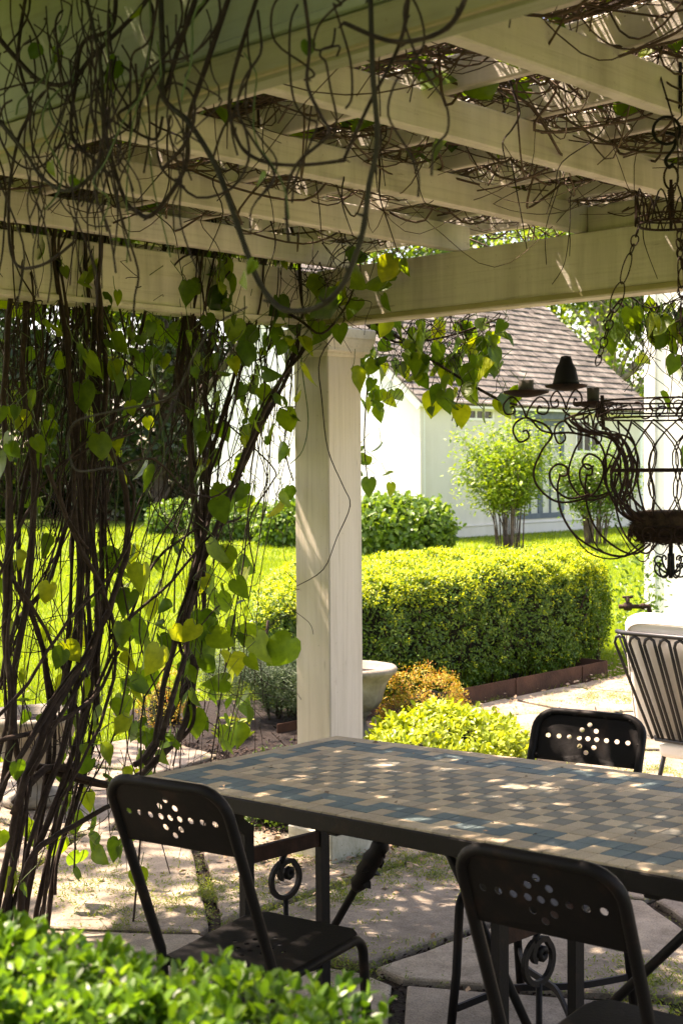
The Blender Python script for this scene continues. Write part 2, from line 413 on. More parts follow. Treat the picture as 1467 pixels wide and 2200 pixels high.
def np_mesh(name, V, Fc, mat, smooth=True):
    """fast mesh from numpy arrays; Fc (m,k)"""
    me = bpy.data.meshes.new(name)
    V = np.ascontiguousarray(V, dtype=np.float32); Fc = np.ascontiguousarray(Fc, dtype=np.int32)
    me.vertices.add(len(V)); me.vertices.foreach_set('co', V.ravel())
    k = Fc.shape[1]
    me.loops.add(Fc.size); me.loops.foreach_set('vertex_index', Fc.ravel())
    me.polygons.add(len(Fc))
    me.polygons.foreach_set('loop_start', np.arange(0, Fc.size, k, dtype=np.int32))
    me.polygons.foreach_set('loop_total', np.full(len(Fc), k, dtype=np.int32))
    me.polygons.foreach_set('use_smooth', np.full(len(Fc), smooth))
    me.materials.append(M[mat] if isinstance(mat, str) else mat)
    me.update(calc_edges=True)
    return me
def nrm(v): return v / (np.linalg.norm(v, axis=-1, keepdims=True) + 1e-9)
def frames(tip, normal):
    """rotation matrices whose y axis is tip and z axis near normal"""
    y = nrm(tip); x = nrm(np.cross(y, normal)); z = np.cross(x, y)
    return np.stack([x, y, z], axis=-1)
def scatter(name, base, P, Rm, S, mat, smooth=True):
    bv, bf = base; n = len(P); k = len(bv)
    S = np.asarray(S, float)
    S = S.reshape(n, 1, 1) if S.ndim == 1 else S.reshape(n, 1, 3)
    V = np.einsum('nij,nkj->nki', Rm, bv[None] * S) + P[:, None, :]
    Fc = (bf[None] + (np.arange(n) * k)[:, None, None]).reshape(-1, bf.shape[1])
    return np_mesh(name, V.reshape(-1, 3), Fc, mat, smooth)
def unit(n): return nrm(rng.normal(size=(n, 3)))

# leaf outlines: y is the length axis from stalk (0) to tip (1), z is up
def outline_leaf(half, fold=0.12, droop=0.12):
    pts = [(0, y) for y in ()]
    ys = [h[1] for h in half]
    mid = [(0.0, half[0][1] if False else t, 0.0) for t in ()]
    V = []; F = []
    k = len(half)
    for (w, y, my) in half:            # left, mid, right per station
        z = -droop * my * my
        V += [(-w, y, z + fold * w), (0, my, z), (w, y, z + fold * w)]
    for i in range(k - 1):
        a = 3 * i
        F += [(a, a + 1, a + 4), (a, a + 4, a + 3), (a + 1, a + 2, a + 5), (a + 1, a + 5, a + 4)]
    return np.array(V, float), np.array(F)
HEART = outline_leaf([(0.10, -0.16, 0.0), (0.30, -0.15, 0.08), (0.45, 0.02, 0.2), (0.47, 0.22, 0.34), (0.38, 0.48, 0.52), (0.22, 0.72, 0.74), (0.07, 0.90, 0.92), (0.005, 1.0, 1.0)], 0.22, 0.25)
HEART2 = outline_leaf([(0.10, -0.16, 0.0), (0.31, -0.14, 0.08), (0.48, 0.04, 0.2), (0.50, 0.26, 0.36), (0.40, 0.52, 0.55), (0.22, 0.76, 0.77), (0.07, 0.90, 0.92), (0.005, 0.98, 0.98)], -0.05, 0.45)
HEART4 = outline_leaf([(0.07, -0.10, 0.0), (0.22, -0.11, 0.08), (0.33, 0.0, 0.2), (0.40, 0.18, 0.34), (0.30, 0.42, 0.52), (0.20, 0.66, 0.72), (0.05, 0.86, 0.90), (0.005, 0.97, 0.97)], 0.9, -0.35)
HEART5 = outline_leaf([(0.10, -0.16, 0.0), (0.28, -0.17, 0.08), (0.44, -0.02, 0.2), (0.52, 0.22, 0.34), (0.45, 0.50, 0.52), (0.27, 0.74, 0.74), (0.10, 0.88, 0.92), (0.005, 0.96, 0.96)], -0.45, 0.55)
for L_ in (HEART4, HEART5):
    L_[0][:, 2] += .06 * np.sin(L_[0][:, 1] * 9 + L_[0][:, 0] * 5) * np.abs(L_[0][:, 0]) * 3; L_[0][:, 0] += .10 * L_[0][:, 1] ** 2
HEART3 = outline_leaf([(0.08, -0.13, 0.0), (0.24, -0.13, 0.08), (0.36, 0.02, 0.2), (0.38, 0.22, 0.34), (0.31, 0.48, 0.52), (0.18, 0.72, 0.74), (0.06, 0.90, 0.92), (0.005, 1.0, 1.0)], 0.55, 0.05)
OVAL = outline_leaf([(0.02, 0.0, 0.0), (0.17, 0.22, 0.22), (0.25, 0.48, 0.48), (0.22, 0.74, 0.74), (0.10, 0.93, 0.94), (0.01, 1.0, 1.0)], 0.35, 0.12)
OVAL2 = outline_leaf([(0.02, 0.0, 0.0), (0.22, 0.35, 0.35), (0.20, 0.72, 0.72), (0.01, 1.0, 1.0)], 0.35, 0.15)
DIA = (np.array([(0, 0, 0), (-0.3, 0.5, 0.06), (0, 1.0, -0.05), (0.3, 0.5, 0.06)], float), np.array([(0, 3, 2), (0, 2, 1)]))
BLADE = (np.array([(-0.5, 0, 0), (0.5, 0, 0), (0, 1, 0)], float), np.array([(0, 1, 2)]))
NEEDLE = (np.array([(-0.06, 0, 0), (0.06, 0, 0), (0, 1, 0.05)], float), np.array([(0, 1, 2)]))

def smooth_path(pts, sub=4):
    pts = [np.asarray(p, float) for p in pts]
    out = []
    for i in range(len(pts) - 1):
        p0, p1, p2, p3 = pts[max(i - 1, 0)], pts[i], pts[i + 1], pts[min(i + 2, len(pts) - 1)]
        for t in range(sub):
            t /= sub
            out.append(0.5 * ((2 * p1) + (-p0 + p2) * t + (2 * p0 - 5 * p1 + 4 * p2 - p3) * t * t + (-p0 + 3 * p1 - 3 * p2 + p3) * t ** 3))
    out.append(pts[-1]); return out
# ================================================================== SETTING
def sheet(name, poly, z, mat, kind='structure', parent=None):
    mb = MB(); mb.add([(p[0], p[1], z) for p in poly], [tuple(range(len(poly)))])
    o = mb.build(name, mat, parent)
    if kind: tag(o, kind=kind)
    return o
def abp(a, b): P = ab(a, b); return (P[0], P[1])

lawn_o = sheet('lawn', [(-200, -60), (200, -60), (200, 260), (-200, 260)], -0.03, 'lawn_ground')
PATIO = [(3.2, -2.0), (3.2, 11.0), (-5.62, 11.0), (-5.62, 5.35), (-6.45, 5.3), (-6.45, 3.2), (-5.7, 3.1), (-5.7, -2.0)]
patio = sheet('patio', [abp(*p) for p in reversed(PATIO)], 0.0, 'soil')

def clip(poly, nx, ny, c):
    out = []
    for i in range(len(poly)):
        p, q = poly[i], poly[(i + 1) % len(poly)]
        dp, dq = p[0] * nx + p[1] * ny - c, q[0] * nx + q[1] * ny - c
        if dp <= 0: out.append(p)
        if dp * dq < 0:
            t = dp / (dp - dq); out.append((p[0] + t * (q[0] - p[0]), p[1] + t * (q[1] - p[1])))
    return out
BED = [(-0.16, 5.72), (-0.42, 5.92), (-0.50, 6.5), (-0.52, 7.3), (-0.92, 7.75), (-1.28, 8.25), (-1.5, 8.9), (-0.9, 9.3), (0.70, 9.05), (0.98, 8.35), (0.95, 7.75), (0.80, 7.1), (0.62, 6.35), (0.45, 5.9), (0.2, 5.58)]
def inside(p, poly):
    r = False
    for i in range(len(poly)):
        a, b = poly[i], poly[i - 1]
        if (a[1] > p[1]) != (b[1] > p[1]) and p[0] < (b[0] - a[0]) * (p[1] - a[1]) / (b[1] - a[1]) + a[0]: r = not r
    return r
rs = random.Random(21)
seeds = []
for i in range(-9, 13):
    for j in range(-4, 16):
        seeds.append(((i + 0.5 * (j % 2)) * 0.74 + rs.uniform(-.27, .27), j * 0.78 + rs.uniform(-.27, .27)))
seeds = [s for k, s in enumerate(seeds) if rs.random() > 0.16]
joints = []           # joint midlines, for weeds
for si, s in enumerate(seeds):
    a, b = s
    if not (-6.6 < a < 3.0 and -1.6 < b < 10.9): continue
    wp = ab(a, b)
    if wp[1] < 0.1 or inside(wp, BED): continue
    x, y, w = proj((wp[0], wp[1], 0))
    if not (-1200 < x < 9000): continue
    poly = [(a - 1.6, b - 1.6), (a + 1.6, b - 1.6), (a + 1.6, b + 1.6), (a - 1.6, b + 1.6)]
    for t in seeds:
        if t is s: continue
        dx, dy = t[0] - a, t[1] - b; L = math.hypot(dx, dy)
        if L > 3.2: continue
        nx, ny = dx / L, dy / L
        poly = clip(poly, nx, ny, nx * (a + dx / 2) + ny * (b + dy / 2) - 0.022)
        if len(poly) < 3: break
    if len(poly) < 3: continue
    for nx, ny, c in ((-1, 0, 5.62 if not (3.2 < b < 5.3) else 6.42), (1, 0, 3.1), (0, 1, 10.95)):
        poly = clip(poly, nx, ny, c)
    if len(poly) < 3: continue
    # rough outline
    out = []
    for i in range(len(poly)):
        p, q = poly[i], poly[(i + 1) % len(poly)]
        L = math.hypot(q[0] - p[0], q[1] - p[1]); n = max(1, int(L / 0.10))
        for k in range(n):
            t = k / n; o_ = mnoise.noise((p[0] * 3 + t * 3 + si, p[1] * 3, t * 4)) * 0.016
            if k == 0: o_ -= 0.0
            ux, uy = (q[1] - p[1]) / (L + 1e-6), -(q[0] - p[0]) / (L + 1e-6)
            out.append((p[0] + t * (q[0] - p[0]) - ux * abs(o_), p[1] + t * (q[1] - p[1]) - uy * abs(o_)))
        if L > 0.12: joints.append((p, q))
    cx = sum(p[0] for p in out) / len(out); cy = sum(p[1] for p in out) / len(out)
    zt = 0.026 + rs.uniform(-.004, .005); n = len(out)
    tx, ty = rs.uniform(-.006, .006), rs.uniform(-.006, .006)
    c3 = ab(cx, cy); V = []
    for (ins, zz) in ((0.0, 0.002), (0.0, zt - 0.007), (0.006, zt - 0.002), (0.016, zt)):
        for p in out:
            dx, dy = p[0] - cx, p[1] - cy; L = math.hypot(dx, dy) + 1e-6
            q = ab(cx + dx * (1 - ins / L), cy + dy * (1 - ins / L))
            V.append((q[0] - c3[0], q[1] - c3[1], zz + (tx * dx + ty * dy if zz > .01 else 0)))
    F = []
    for r_ in range(3):
        for i in range(n):
            j = (i + 1) % n
            F.append((r_ * n + i, r_ * n + j, (r_ + 1) * n + j, (r_ + 1) * n + i))
    F.append(tuple(range(3 * n, 4 * n)))
    mb = MB(); mb.add(V, F); mb.build('flagstone', 'stone', patio, (c3[0], c3[1], 0))

# planting bed: low mound of mulch
mb = MB()
n = len(BED); cxy = np.mean(BED, axis=0)
V = [(p[0], p[1], 0.004) for p in BED] + [tuple(cxy + (np.array(p) - cxy) * 0.93) + (0.045,) for p in BED] + [tuple(cxy + (np.array(p) - cxy) * 0.5) + (0.07,) for p in BED] + [(*cxy, 0.075)]
F = []
for r_ in range(2):
    for i in range(n):
        j = (i + 1) % n; F.append((r_ * n + i, r_ * n + j, (r_ + 1) * n + j, (r_ + 1) * n + i))
for i in range(n): F.append((2 * n + i, 2 * n + (i + 1) % n, 3 * n))
F = [tuple(reversed(f)) for f in F]
mb.add(V, F, True)
tag(mb.build('planting_bed', 'mulch'), kind='structure')
def in_poly_pts(poly, count):
    P = np.array(poly); lo, hi = P.min(0), P.max(0); out = []
    while len(out) < count:
        q = rng.uniform(lo, hi)
        if inside(q, poly): out.append(q)
    return np.array(out)
CHIP = (np.array([(-.5, 0, 0), (.5, 0, .1), (.4, 1, .12), (-.5, 1, 0), (0, .5, .35)], float), np.array([(0, 1, 4), (1, 2, 4), (2, 3, 4), (3, 0, 4)]))
P = in_poly_pts(BED, 7000)
Z = 0.02 + 0.055 * np.clip(1 - np.linalg.norm((P - cxy) / np.array([1.2, 1.8]), axis=1), 0, 1) + 0.006
up = np.tile([0, 0, 1.0], (len(P), 1)) + rng.normal(0, .35, (len(P), 3))
tip = nrm(np.c_[rng.normal(size=(len(P), 2)), rng.normal(0, .3, len(P))])
tag(link('mulch_chips', scatter('mulch_chips', CHIP, np.c_[P, Z], frames(tip, up), np.c_[rng.uniform(.006, .014, len(P)), rng.uniform(.015, .045, len(P)), rng.uniform(.01, .02, len(P))], 'chip', False)), 'dark bark chips covering the planting bed beside the white post', 'mulch', kind='stuff')

# weeds growing in the joints, and dry litter
def ground_tufts(name, pts, h, per, mat, label, cat, spread=.05, base=OVAL2, wide=.55):
    n = len(pts) * per
    P = np.repeat(np.asarray(pts, float), per, axis=0) + np.c_[rng.normal(0, spread, (n, 2)), np.zeros(n)]
    P[:, 2] += np.abs(rng.normal(0, h * .5, n))
    d = nrm(np.c_[rng.normal(size=(n, 2)), rng.uniform(.2, 1.4, n)])
    nn = np.c_[rng.normal(0, .6, (n, 2)), np.ones(n)]
    S = rng.uniform(.5, 1.2, n) * h * .55
    o = link(name, scatter(name, base, P, frames(d, nn), np.c_[S * wide, S, S], mat))
    return tag(o, label, cat, kind='stuff')
grit = []
pts = []
for (p, q) in joints:
    c = ab((p[0] + q[0]) / 2, (p[1] + q[1]) / 2)
    k = mnoise.noise((c[0] * .9, c[1] * .9, 3.1))
    dens = max(.04, 0.34 + k * 1.5)
    L = math.hypot(p[0] - q[0], p[1] - q[1])
    for t in range(int(L / 0.012)):
        s = rs.random(); w = ab(p[0] + (q[0] - p[0]) * s, p[1] + (q[1] - p[1]) * s)
        grit.append((w[0] + rs.gauss(0, .014), w[1] + rs.gauss(0, .014), rs.uniform(.001, .014)))
    for t in range(int(L / 0.03)):
        if rs.random() < dens * 0.8:
            s = rs.random(); w = ab(p[0] + (q[0] - p[0]) * s, p[1] + (q[1] - p[1]) * s)
            if not inside(w, BED): pts.append((w[0] + rs.gauss(0, .012), w[1] + rs.gauss(0, .012), 0.02))
grit = np.array(grit); n = len(grit)
tag(link('joint_grit', scatter('joint_grit', CHIP, grit, frames(nrm(np.c_[rng.normal(size=(n, 2)), rng.normal(0, .4, n)]), np.c_[rng.normal(0, .5, (n, 2)), np.ones(n)]), np.c_[rng.uniform(.004, .012, n), rng.uniform(.006, .022, n), rng.uniform(.006, .014, n)], 'chip', False)), 'dark grit and bark crumbs lying in the joints between the flagstones', 'grit', kind='stuff')
ground_tufts('joint_weeds', pts, 0.022, 12, 'weed', 'small bright weeds growing in the joints between the flagstones', 'weeds', .022)
big = []
for (x, y, s, c) in [(735, 1930, .07, 50), (880, 1870, .16, 90), (960, 1880, .14, 60), (130, 1900, .2, 90), (470, 1910, .1, 50), (330, 1940, .2, 90), (560, 1940, .13, 60), (1330, 1880, .1, 50), (1440, 1880, .12, 60), (1320, 1870, .06, 50), (1130, 1590, .12, 60), (1330, 1500, .22, 110), (1400, 1660, .1, 50), (590, 1605, .06, 25), (600, 1850, .1, 50), (500, 1590, .1, 40), (740, 2060, .12, 50), (1420, 2120, .12, 80), (1300, 1440, .3, 100), (820, 1830, .1, 40)]:
    w = onz(x, y, 0.02)
    for i in range(c): big.append((w[0] + rs.gauss(0, s), w[1] + rs.gauss(0, s), 0.02))
ground_tufts('weed_patches', big, 0.026, 26, 'weed', 'loose patches of yellow-green weeds spreading over the flagstones', 'weeds', .02)
lit = []
for (x, y, s, c) in [(1340, 1440, .45, 500), (900, 1850, .3, 260), (600, 1840, .2, 160), (60, 1760, .5, 220), (1060, 1510, .35, 90), (1000, 1600, .3, 60)]:
    w = onz(x, y, 0.03)
    for i in range(c): lit.append((w[0] + rs.gauss(0, s), w[1] + rs.gauss(0, s), 0.032))
for i in range(500): lit.append((rs.uniform(-2.5, 2.5), rs.uniform(3.2, 10), 0.031))
lit = np.array(lit); n = len(lit); lit[:, 2] += rng.uniform(0, .02, n)
tag(link('leaf_litter', scatter('leaf_litter', DIA, lit, frames(nrm(np.c_[rng.normal(size=(n, 2)), rng.normal(0, .25, n)]), np.c_[rng.normal(0, .5, (n, 2)), np.ones(n)]), rng.uniform(.012, .04, n), 'litter')), 'dry brown leaf scraps scattered over paving and bed', 'leaf litter', kind='stuff')

# lawn blades
def grass_band(cnt, d0, d1, w, h):
    D = np.sqrt(rng.uniform(d0 * d0, d1 * d1, cnt)); X = D * rng.uniform(-.44, .38, cnt)
    aa = X * AV[0] + D * AV[1]; bb = X * BV[0] + D * BV[1]
    ok = ~((aa > -5.7) & (bb < 11.1)) & ~((aa > -6.5) & (bb > 3.1) & (bb < 5.35))
    ok &= ~((aa > -19.2) & (aa < -12) & (bb > 60))
    P = np.c_[X, D, np.full(cnt, -.03)][ok]; n = len(P)
    inb = np.array([inside(p[:2], BED) for p in P]) if d0 < 10 else np.zeros(n, bool)
    P = P[~inb]; n = len(P)
    tip = nrm(np.c_[rng.normal(0, .45, (n, 2)), np.ones(n)])
    nn = np.c_[rng.normal(size=(n, 2)), np.zeros(n)]
    hh = rng.uniform(.6, 1.3, n) * h
    return P, tip, nn, np.c_[np.full(n, w) * rng.uniform(.7, 1.4, n), hh, hh]
bands = [grass_band(135000, 7.2, 14, .006, .07), grass_band(125000, 14, 24, .011, .075), grass_band(85000, 24, 40, .02, .08)]
P, T_, N_, S_ = (np.concatenate([b[i] for b in bands]) for i in range(4))
tag(link('lawn_grass', scatter('lawn_grass', BLADE, P, frames(T_, N_), S_, 'grass', False)), 'bright sunlit mown grass of the lawn', 'grass', kind='stuff')

# ================================================================== PERGOLA
ZB, ZT, ZR, ZP = 2.152, 2.373, 2.469, 2.555
perg = tag(empty('pergola', ab(-3.88, 3.97)), 'cream painted timber pergola with a square post over the tiled table', 'pergola')
perg_loc = np.array(perg.location)
def pbuild(mb, name, mat, parent=None):
    o = mb.build(name, mat, parent or perg)
    o.location = tuple(-perg_loc) if parent is None else (0, 0, 0)
    return o
def beam(a0, a1, b0, b1, z0, z1, bev=.004):
    c = ab((a0 + a1) / 2, (b0 + b1) / 2, (z0 + z1) / 2)
    return c, AV * abs(a1 - a0) / 2, BV * abs(b1 - b0) / 2, ZV * (z1 - z0) / 2
def pb(name, mat, *args, parent=None, bev=.004):
    c, ax, ay, az = beam(*args)
    # the mesh is built in local coordinates with the grain along x
    L = [np.linalg.norm(v) for v in (ax, ay, az)]
    along_b = L[1] > L[0] and L[1] > L[2]; vert = L[2] > L[0] and L[2] > L[1]
    mb = MB()
    if vert: mb.box((0, 0, 0), (L[2], 0, 0), (0, L[1], 0), (0, 0, L[0]), bev); R3 = [ZV, BV, -AV]
    elif along_b: mb.box((0, 0, 0), (L[1], 0, 0), (0, L[0], 0), (0, 0, L[2]), bev); R3 = [BV, -AV, ZV]
    else: mb.box((0, 0, 0), (L[0], 0, 0), (0, L[1], 0), (0, 0, L[2]), bev); R3 = [AV, BV, ZV]
    m4 = Matrix(((R3[0][0], R3[1][0], R3[2][0], c[0]), (R3[0][1], R3[1][1], R3[2][1], c[1]), (R3[0][2], R3[1][2], R3[2][2], c[2]), (0, 0, 0, 1)))
    par = parent or perg
    base = Matrix.Translation(perg_loc) if par is perg else PM[par.name]
    o = link(name, mb.mesh(name, mat), par, mat4=base.inverted() @ m4)
    PM[o.name] = m4
    return o
PM = {}
# front beam (overhead), far beam and side beam
fb = pb('beam', 'paint_green', -4.25, 1.65, 1.362, 1.402, ZB + .004, 2.62)
pb('trim_board', 'paint_trim', -4.25, 1.65, 1.345, 1.3595, ZB + .006, ZB + .052, parent=fb, bev=.003)
pb('trim_board', 'paint_green', -4.25, 1.65, 1.352, 1.3605, ZB + .058, ZB + .074, parent=fb, bev=.003)
far = pb('beam', 'paint', -3.845, -.05, 3.875, 3.955, ZB + .002, ZT)
pb('trim_board', 'paint_trim', -3.84, -.05, 3.866, 3.8735, ZB + .008, ZB + .026, parent=far, bev=.002)
side = pb('beam', 'paint', -3.955, -3.85, 1.41, 4.05, ZB + .004, ZT - .002)
pb('trim_board', 'paint', -3.8475, -3.838, 1.42, 3.86, ZB + .008, ZB + .026, parent=side, bev=.002)
RAF = [-4.28 + .0, -3.73, -3.15, -2.62, -2.085, -1.60, -1.06, -.55]
for i, a in enumerate(RAF):
    o = pb('rafter', 'paint', a - .019, a + .019, 1.405 if i else 1.1, 3.95 if i else 4.15, ZT + .002, ZR, bev=.004)
for i, b in enumerate([1.23, 1.55, 1.875, 2.2, 2.52, 2.85, 3.17, 3.485, 3.80, 4.12]):
    pb('purlin', 'paint', -4.45, .10, b - .014, b + .014, ZR + .002, ZP, bev=.004)
for a0, a1 in ((-2.60, -2.105), (-2.065, -1.62), (-1.58, -1.08), (-1.04, -.57)):
    pb('blocking_board', 'paint', a0, a1, 3.905, 3.945, ZT + .002, ZR - .006)
# the post
PA, PB_, HW = -3.885, 3.975, .0965
post = pb('post', 'paint_post', PA - HW, PA + HW, PB_ - HW, PB_ + HW, .148, ZB - .108, bev=.005)
for (h, z0, z1) in ((.125, ZB - .0985, ZB - .074), (.141, ZB - .046, ZB - .002)):
    pb('post_cap', 'paint', PA - h, PA + h, PB_ - h, PB_ + h, z0, z1, parent=post, bev=.006)
mb = MB()                               # cove between the cap boards
ring = [(.1, -.006), (.106, .0), (.109, .008), (.128, .0325), (.129, .04), (.134, .050), (.138, .0605), (.138, .0615)]
V = []; F = []
for (h, z) in ring:
    for sa, sb in ((-1, -1), (1, -1), (1, 1), (-1, 1)): V.append(ab(PA + sa * h, PB_ + sb * h, ZB - .108 + z))
for r_ in range(len(ring) - 1):
    for j in range(4): F.append((r_ * 4 + j, r_ * 4 + (j + 1) % 4, r_ * 4 + 4 + (j + 1) % 4, r_ * 4 + 4 + j))
F += [(3, 2, 1, 0), tuple(range(len(V) - 4, len(V)))]
mb.add(V, F)
o = link('cap_moulding', mb.mesh('cap_moulding', 'paint'), post, mat4=PM[post.name].inverted())
pb('plinth', 'paint_plinth', PA - .125, PA + .125, PB_ - .125, PB_ + .125, .0, .146, parent=post, bev=.006)
pb('beam', 'paint', -.30, -.20, 1.41, 3.87, ZB + .004, ZT - .002)
for a, b in ((PA, 1.45), (-.25, 3.975), (1.45, 1.45)):       # the other three posts, outside the picture
    c_ = copy_tree(post); c_.parent = perg; dv = AV * (a - PA) + BV * (b - PB_); c_.location = Vector(c_.location) + Vector(dv)

# ================================================================== COTTAGE
HA, HB = -19.3, 22.6                     # corner nearest the camera
HL, HWD, EZ = 9.0, 7.4, 3.05             # length, depth, eave height
RP = 0.87                                # rise per metre of run
cot = tag(empty('cottage', ab(HA, HB)), 'white garden cottage with a steep shingle roof and blue-grey door', 'cottage')
cl = np.array(cot.location)
def cb(mb, name, mat, parent=None, first=False):
    o = mb.build(name, mat, parent or cot)
    o.location = tuple(-cl) if parent is None else (0, 0, 0)
    return o
def abbox(mb, a0, a1, b0, b1, z0, z1, bev=0.0):
    c, ax, ay, az = beam(a0, a1, b0, b1, z0, z1); return mb.box(c, ax, ay, az, bev)
apz = EZ + RP * HWD / 2
mb = MB(); V = [ab(HA, HB, -.1), ab(HA - HWD, HB, -.1), ab(HA - HWD, HB, EZ), ab(HA - HWD / 2, HB, apz), ab(HA, HB, EZ)]
V += [v + BV * .15 for v in V]
mb.add(V, [(0, 1, 2, 3, 4), (9, 8, 7, 6, 5)] + [(i, i + 5, (i + 1) % 5 + 5, (i + 1) % 5) for i in range(5)])
cb(mb, 'gable_wall', 'wall_green')
mb = MB(); V = [v + BV * (HL - .15) for v in V]
mb.add(V, [(0, 1, 2, 3, 4), (9, 8, 7, 6, 5)] + [(i, i + 5, (i + 1) % 5 + 5, (i + 1) % 5) for i in range(5)])
cb(mb, 'gable_wall', 'wall_green')
# front wall with openings: (b offset, width, z0, z1)
OPEN = [(1.6, .98, 2.62, 2.90), (3.46, 1.9, .33, 2.68), (5.85, 1.1, 1.90, 2.72)]
mb = MB()
bx = [HB + .151]
for (o_, w, z0, z1) in OPEN:
    abbox(mb, HA - .15, HA, bx[-1], HB + o_, -.1, EZ)
    abbox(mb, HA - .15, HA, HB + o_, HB + o_ + w, -.1, z0)
    abbox(mb, HA - .15, HA, HB + o_, HB + o_ + w, z1, EZ)
    bx.append(HB + o_ + w)
abbox(mb, HA - .15, HA, bx[-1], HB + HL - .151, -.1, EZ)
fw = cb(mb, 'front_wall', 'wall_shaded')
for k in range(1, 60):                   # fine upright board joints
    pass
mb = MB(); abbox(mb, HA + .003, HA + .06, HB - .03, HB + HL, .0, .235, .01); cb(mb, 'base_board', 'wall_shaded')
mb = MB(); abbox(mb, HA + .003, HA + .075, HB - .03, HB + HL, .238, .262, .005); cb(mb, 'base_ledge', 'wall_shaded')
mb = MB(); abbox(mb, HA + .003, HA + .03, HB - .03, HB + .09, .265, EZ - .02, .005); cb(mb, 'corner_board', 'wall_shaded')
mb = MB(); abbox(mb, HA - HWD, HA - .02, HB + .2, HB + HL - .2, -.1, EZ - .05); 
def window(o_, w, z0, z1, nc, nr, frame, glass, name='window', heavy=.06):
    mb = MB(); c0, c1 = HB + o_ + .003, HB + o_ + w - .003
    fa0, fa1 = HA - .09, HA + .02
    abbox(mb, fa0, fa1, c0, c0 + heavy, z0 + .003, z1 - .003); abbox(mb, fa0, fa1, c1 - heavy, c1, z0 + .003, z1 - .003)
    abbox(mb, fa0, fa1, c0 + heavy, c1 - heavy, z1 - heavy, z1 - .003); abbox(mb, fa0, fa1, c0 + heavy, c1 - heavy, z0 + .003, z0 + heavy)
    wdw = cb(mb, name, frame)
    ww = (c1 - c0 - 2 * heavy) / nc; hh = (z1 - z0 - 2 * heavy) / nr
    for i in range(1, nc):
        m2 = MB(); t = .022 if (i * 2 != nc or nc < 4) else .09
        abbox(m2, HA - .06, HA - .002, c0 + heavy + i * ww - t, c0 + heavy + i * ww + t, z0 + heavy, z1 - heavy)
        cb(m2, 'glazing_bar', frame, wdw)
    for j in range(1, nr):
        m2 = MB(); abbox(m2, HA - .055, HA - .008, c0 + heavy, c1 - heavy, z0 + heavy + j * hh - .014, z0 + heavy + j * hh + .014)
        cb(m2, 'glazing_bar', frame, wdw)
    for i in range(nc):
        for j in range(nr):
            m2 = MB(); abbox(m2, HA - .04, HA - .03, c0 + heavy + i * ww, c0 + heavy + (i + 1) * ww, z0 + heavy + j * hh, z0 + heavy + (j + 1) * hh)
            cb(m2, 'pane', glass, wdw)
    return wdw
window(*OPEN[0], 3, 1, 'wall', 'glass_dark')
dr = window(*OPEN[1], 4, 4, 'blue_frame', 'curtain', 'door', .13)
mb = MB(); abbox(mb, HA + .003, HA + .10, HB + 3.3, HB + 5.5, 2.70, 2.92, .01); cb(mb, 'door_lintel', 'blue_frame')
window(*OPEN[2], 3, 1, 'wall', 'glass_dark')
# eaves and rakes
mb = MB(); abbox(mb, HA + .16, HA + .20, HB - .17, HB + HL + .17, EZ - .17, EZ + .0, .005); cb(mb, 'eave_board', 'wall')
mb = MB(); abbox(mb, HA + .003, HA + .158, HB + .002, HB + HL, EZ - .13, EZ - .10); cb(mb, 'eave_soffit', 'wall')
sl = nrm(-AV + ZV * RP); nrmR = nrm(AV * RP + ZV)
run = HWD / 2 + .22; SLEN = run * math.sqrt(1 + RP * RP)
E0 = ab(HA + .22, HB - .2, EZ - .22 * RP + .10)
for off in (0.0, HL + .36):
    mb = MB(); c = E0 + BV * (off + .02) + sl * (SLEN / 2) - nrmR * .11
    mb.box(c, sl * SLEN / 2, BV * .02, nrmR * .085, .004); cb(mb, 'rake_board', 'wall')
roof = MB(); c = E0 + BV * (HL + .4) / 2 + sl * SLEN / 2 - nrmR * .015
roof.box(c, sl * SLEN / 2, BV * (HL + .4) / 2, nrmR * .012)
slb = nrm(AV + ZV * RP); nb = nrm(-AV * RP + ZV)
E1 = ab(HA - HWD - .22, HB - .2, EZ - .22 * RP + .10)
roof.box(E1 + BV * (HL + .4) / 2 + slb * (SLEN / 2 - .03) - nb * .015, slb * (SLEN / 2 - .03), BV * (HL + .4) / 2, nb * .012)
rf = cb(roof, 'roof', 'roof_deck')
sh_me = []
COURSE = .235
ncr = int(SLEN / COURSE)
rest = MB(); cnt = 0; cand = []
for j in range(ncr + 1):
    u = -.05
    while u < HL + .45:
        w = rs.choice([.2, .24, .28, .34, .42, .5])
        cand.append((j, u, min(w, HL + .45 - u))); u += w
vis = []
for (j, u, w) in cand:
    p = E0 + BV * (u + w / 2) + sl * (j * COURSE + .1); x, y, dd = proj(p)
    vis.append((0 if (640 < x < 1420 and y > 640) else 1, dd, j, u, w))
vis.sort()
for i, (q, dd, j, u, w) in enumerate(vis):
    th_ = rs.uniform(.022, .04); ln = COURSE * 1.4; dz = rs.uniform(0, .012)
    s0 = j * COURSE - rs.uniform(0, .022)
    if s0 + ln > SLEN + .03: ln = SLEN + .03 - s0
    if ln < .03: continue
    c = E0 + BV * (u + w / 2) + sl * (s0 + ln / 2) + nrmR * (.018 + dz)
    tl = nrm(sl - nrmR * .10); tn = nrm(nrmR + sl * .10)
    tgt = MB() if i < 300 else rest
    tgt.box(c, tl * ln / 2, BV * (w / 2 - .004), tn * th_ / 2)
    if i < 300: cb(tgt, 'shingle', 'shingle', rf)
tag(cb(rest, 'shingle', 'shingle', rf), kind='stuff')

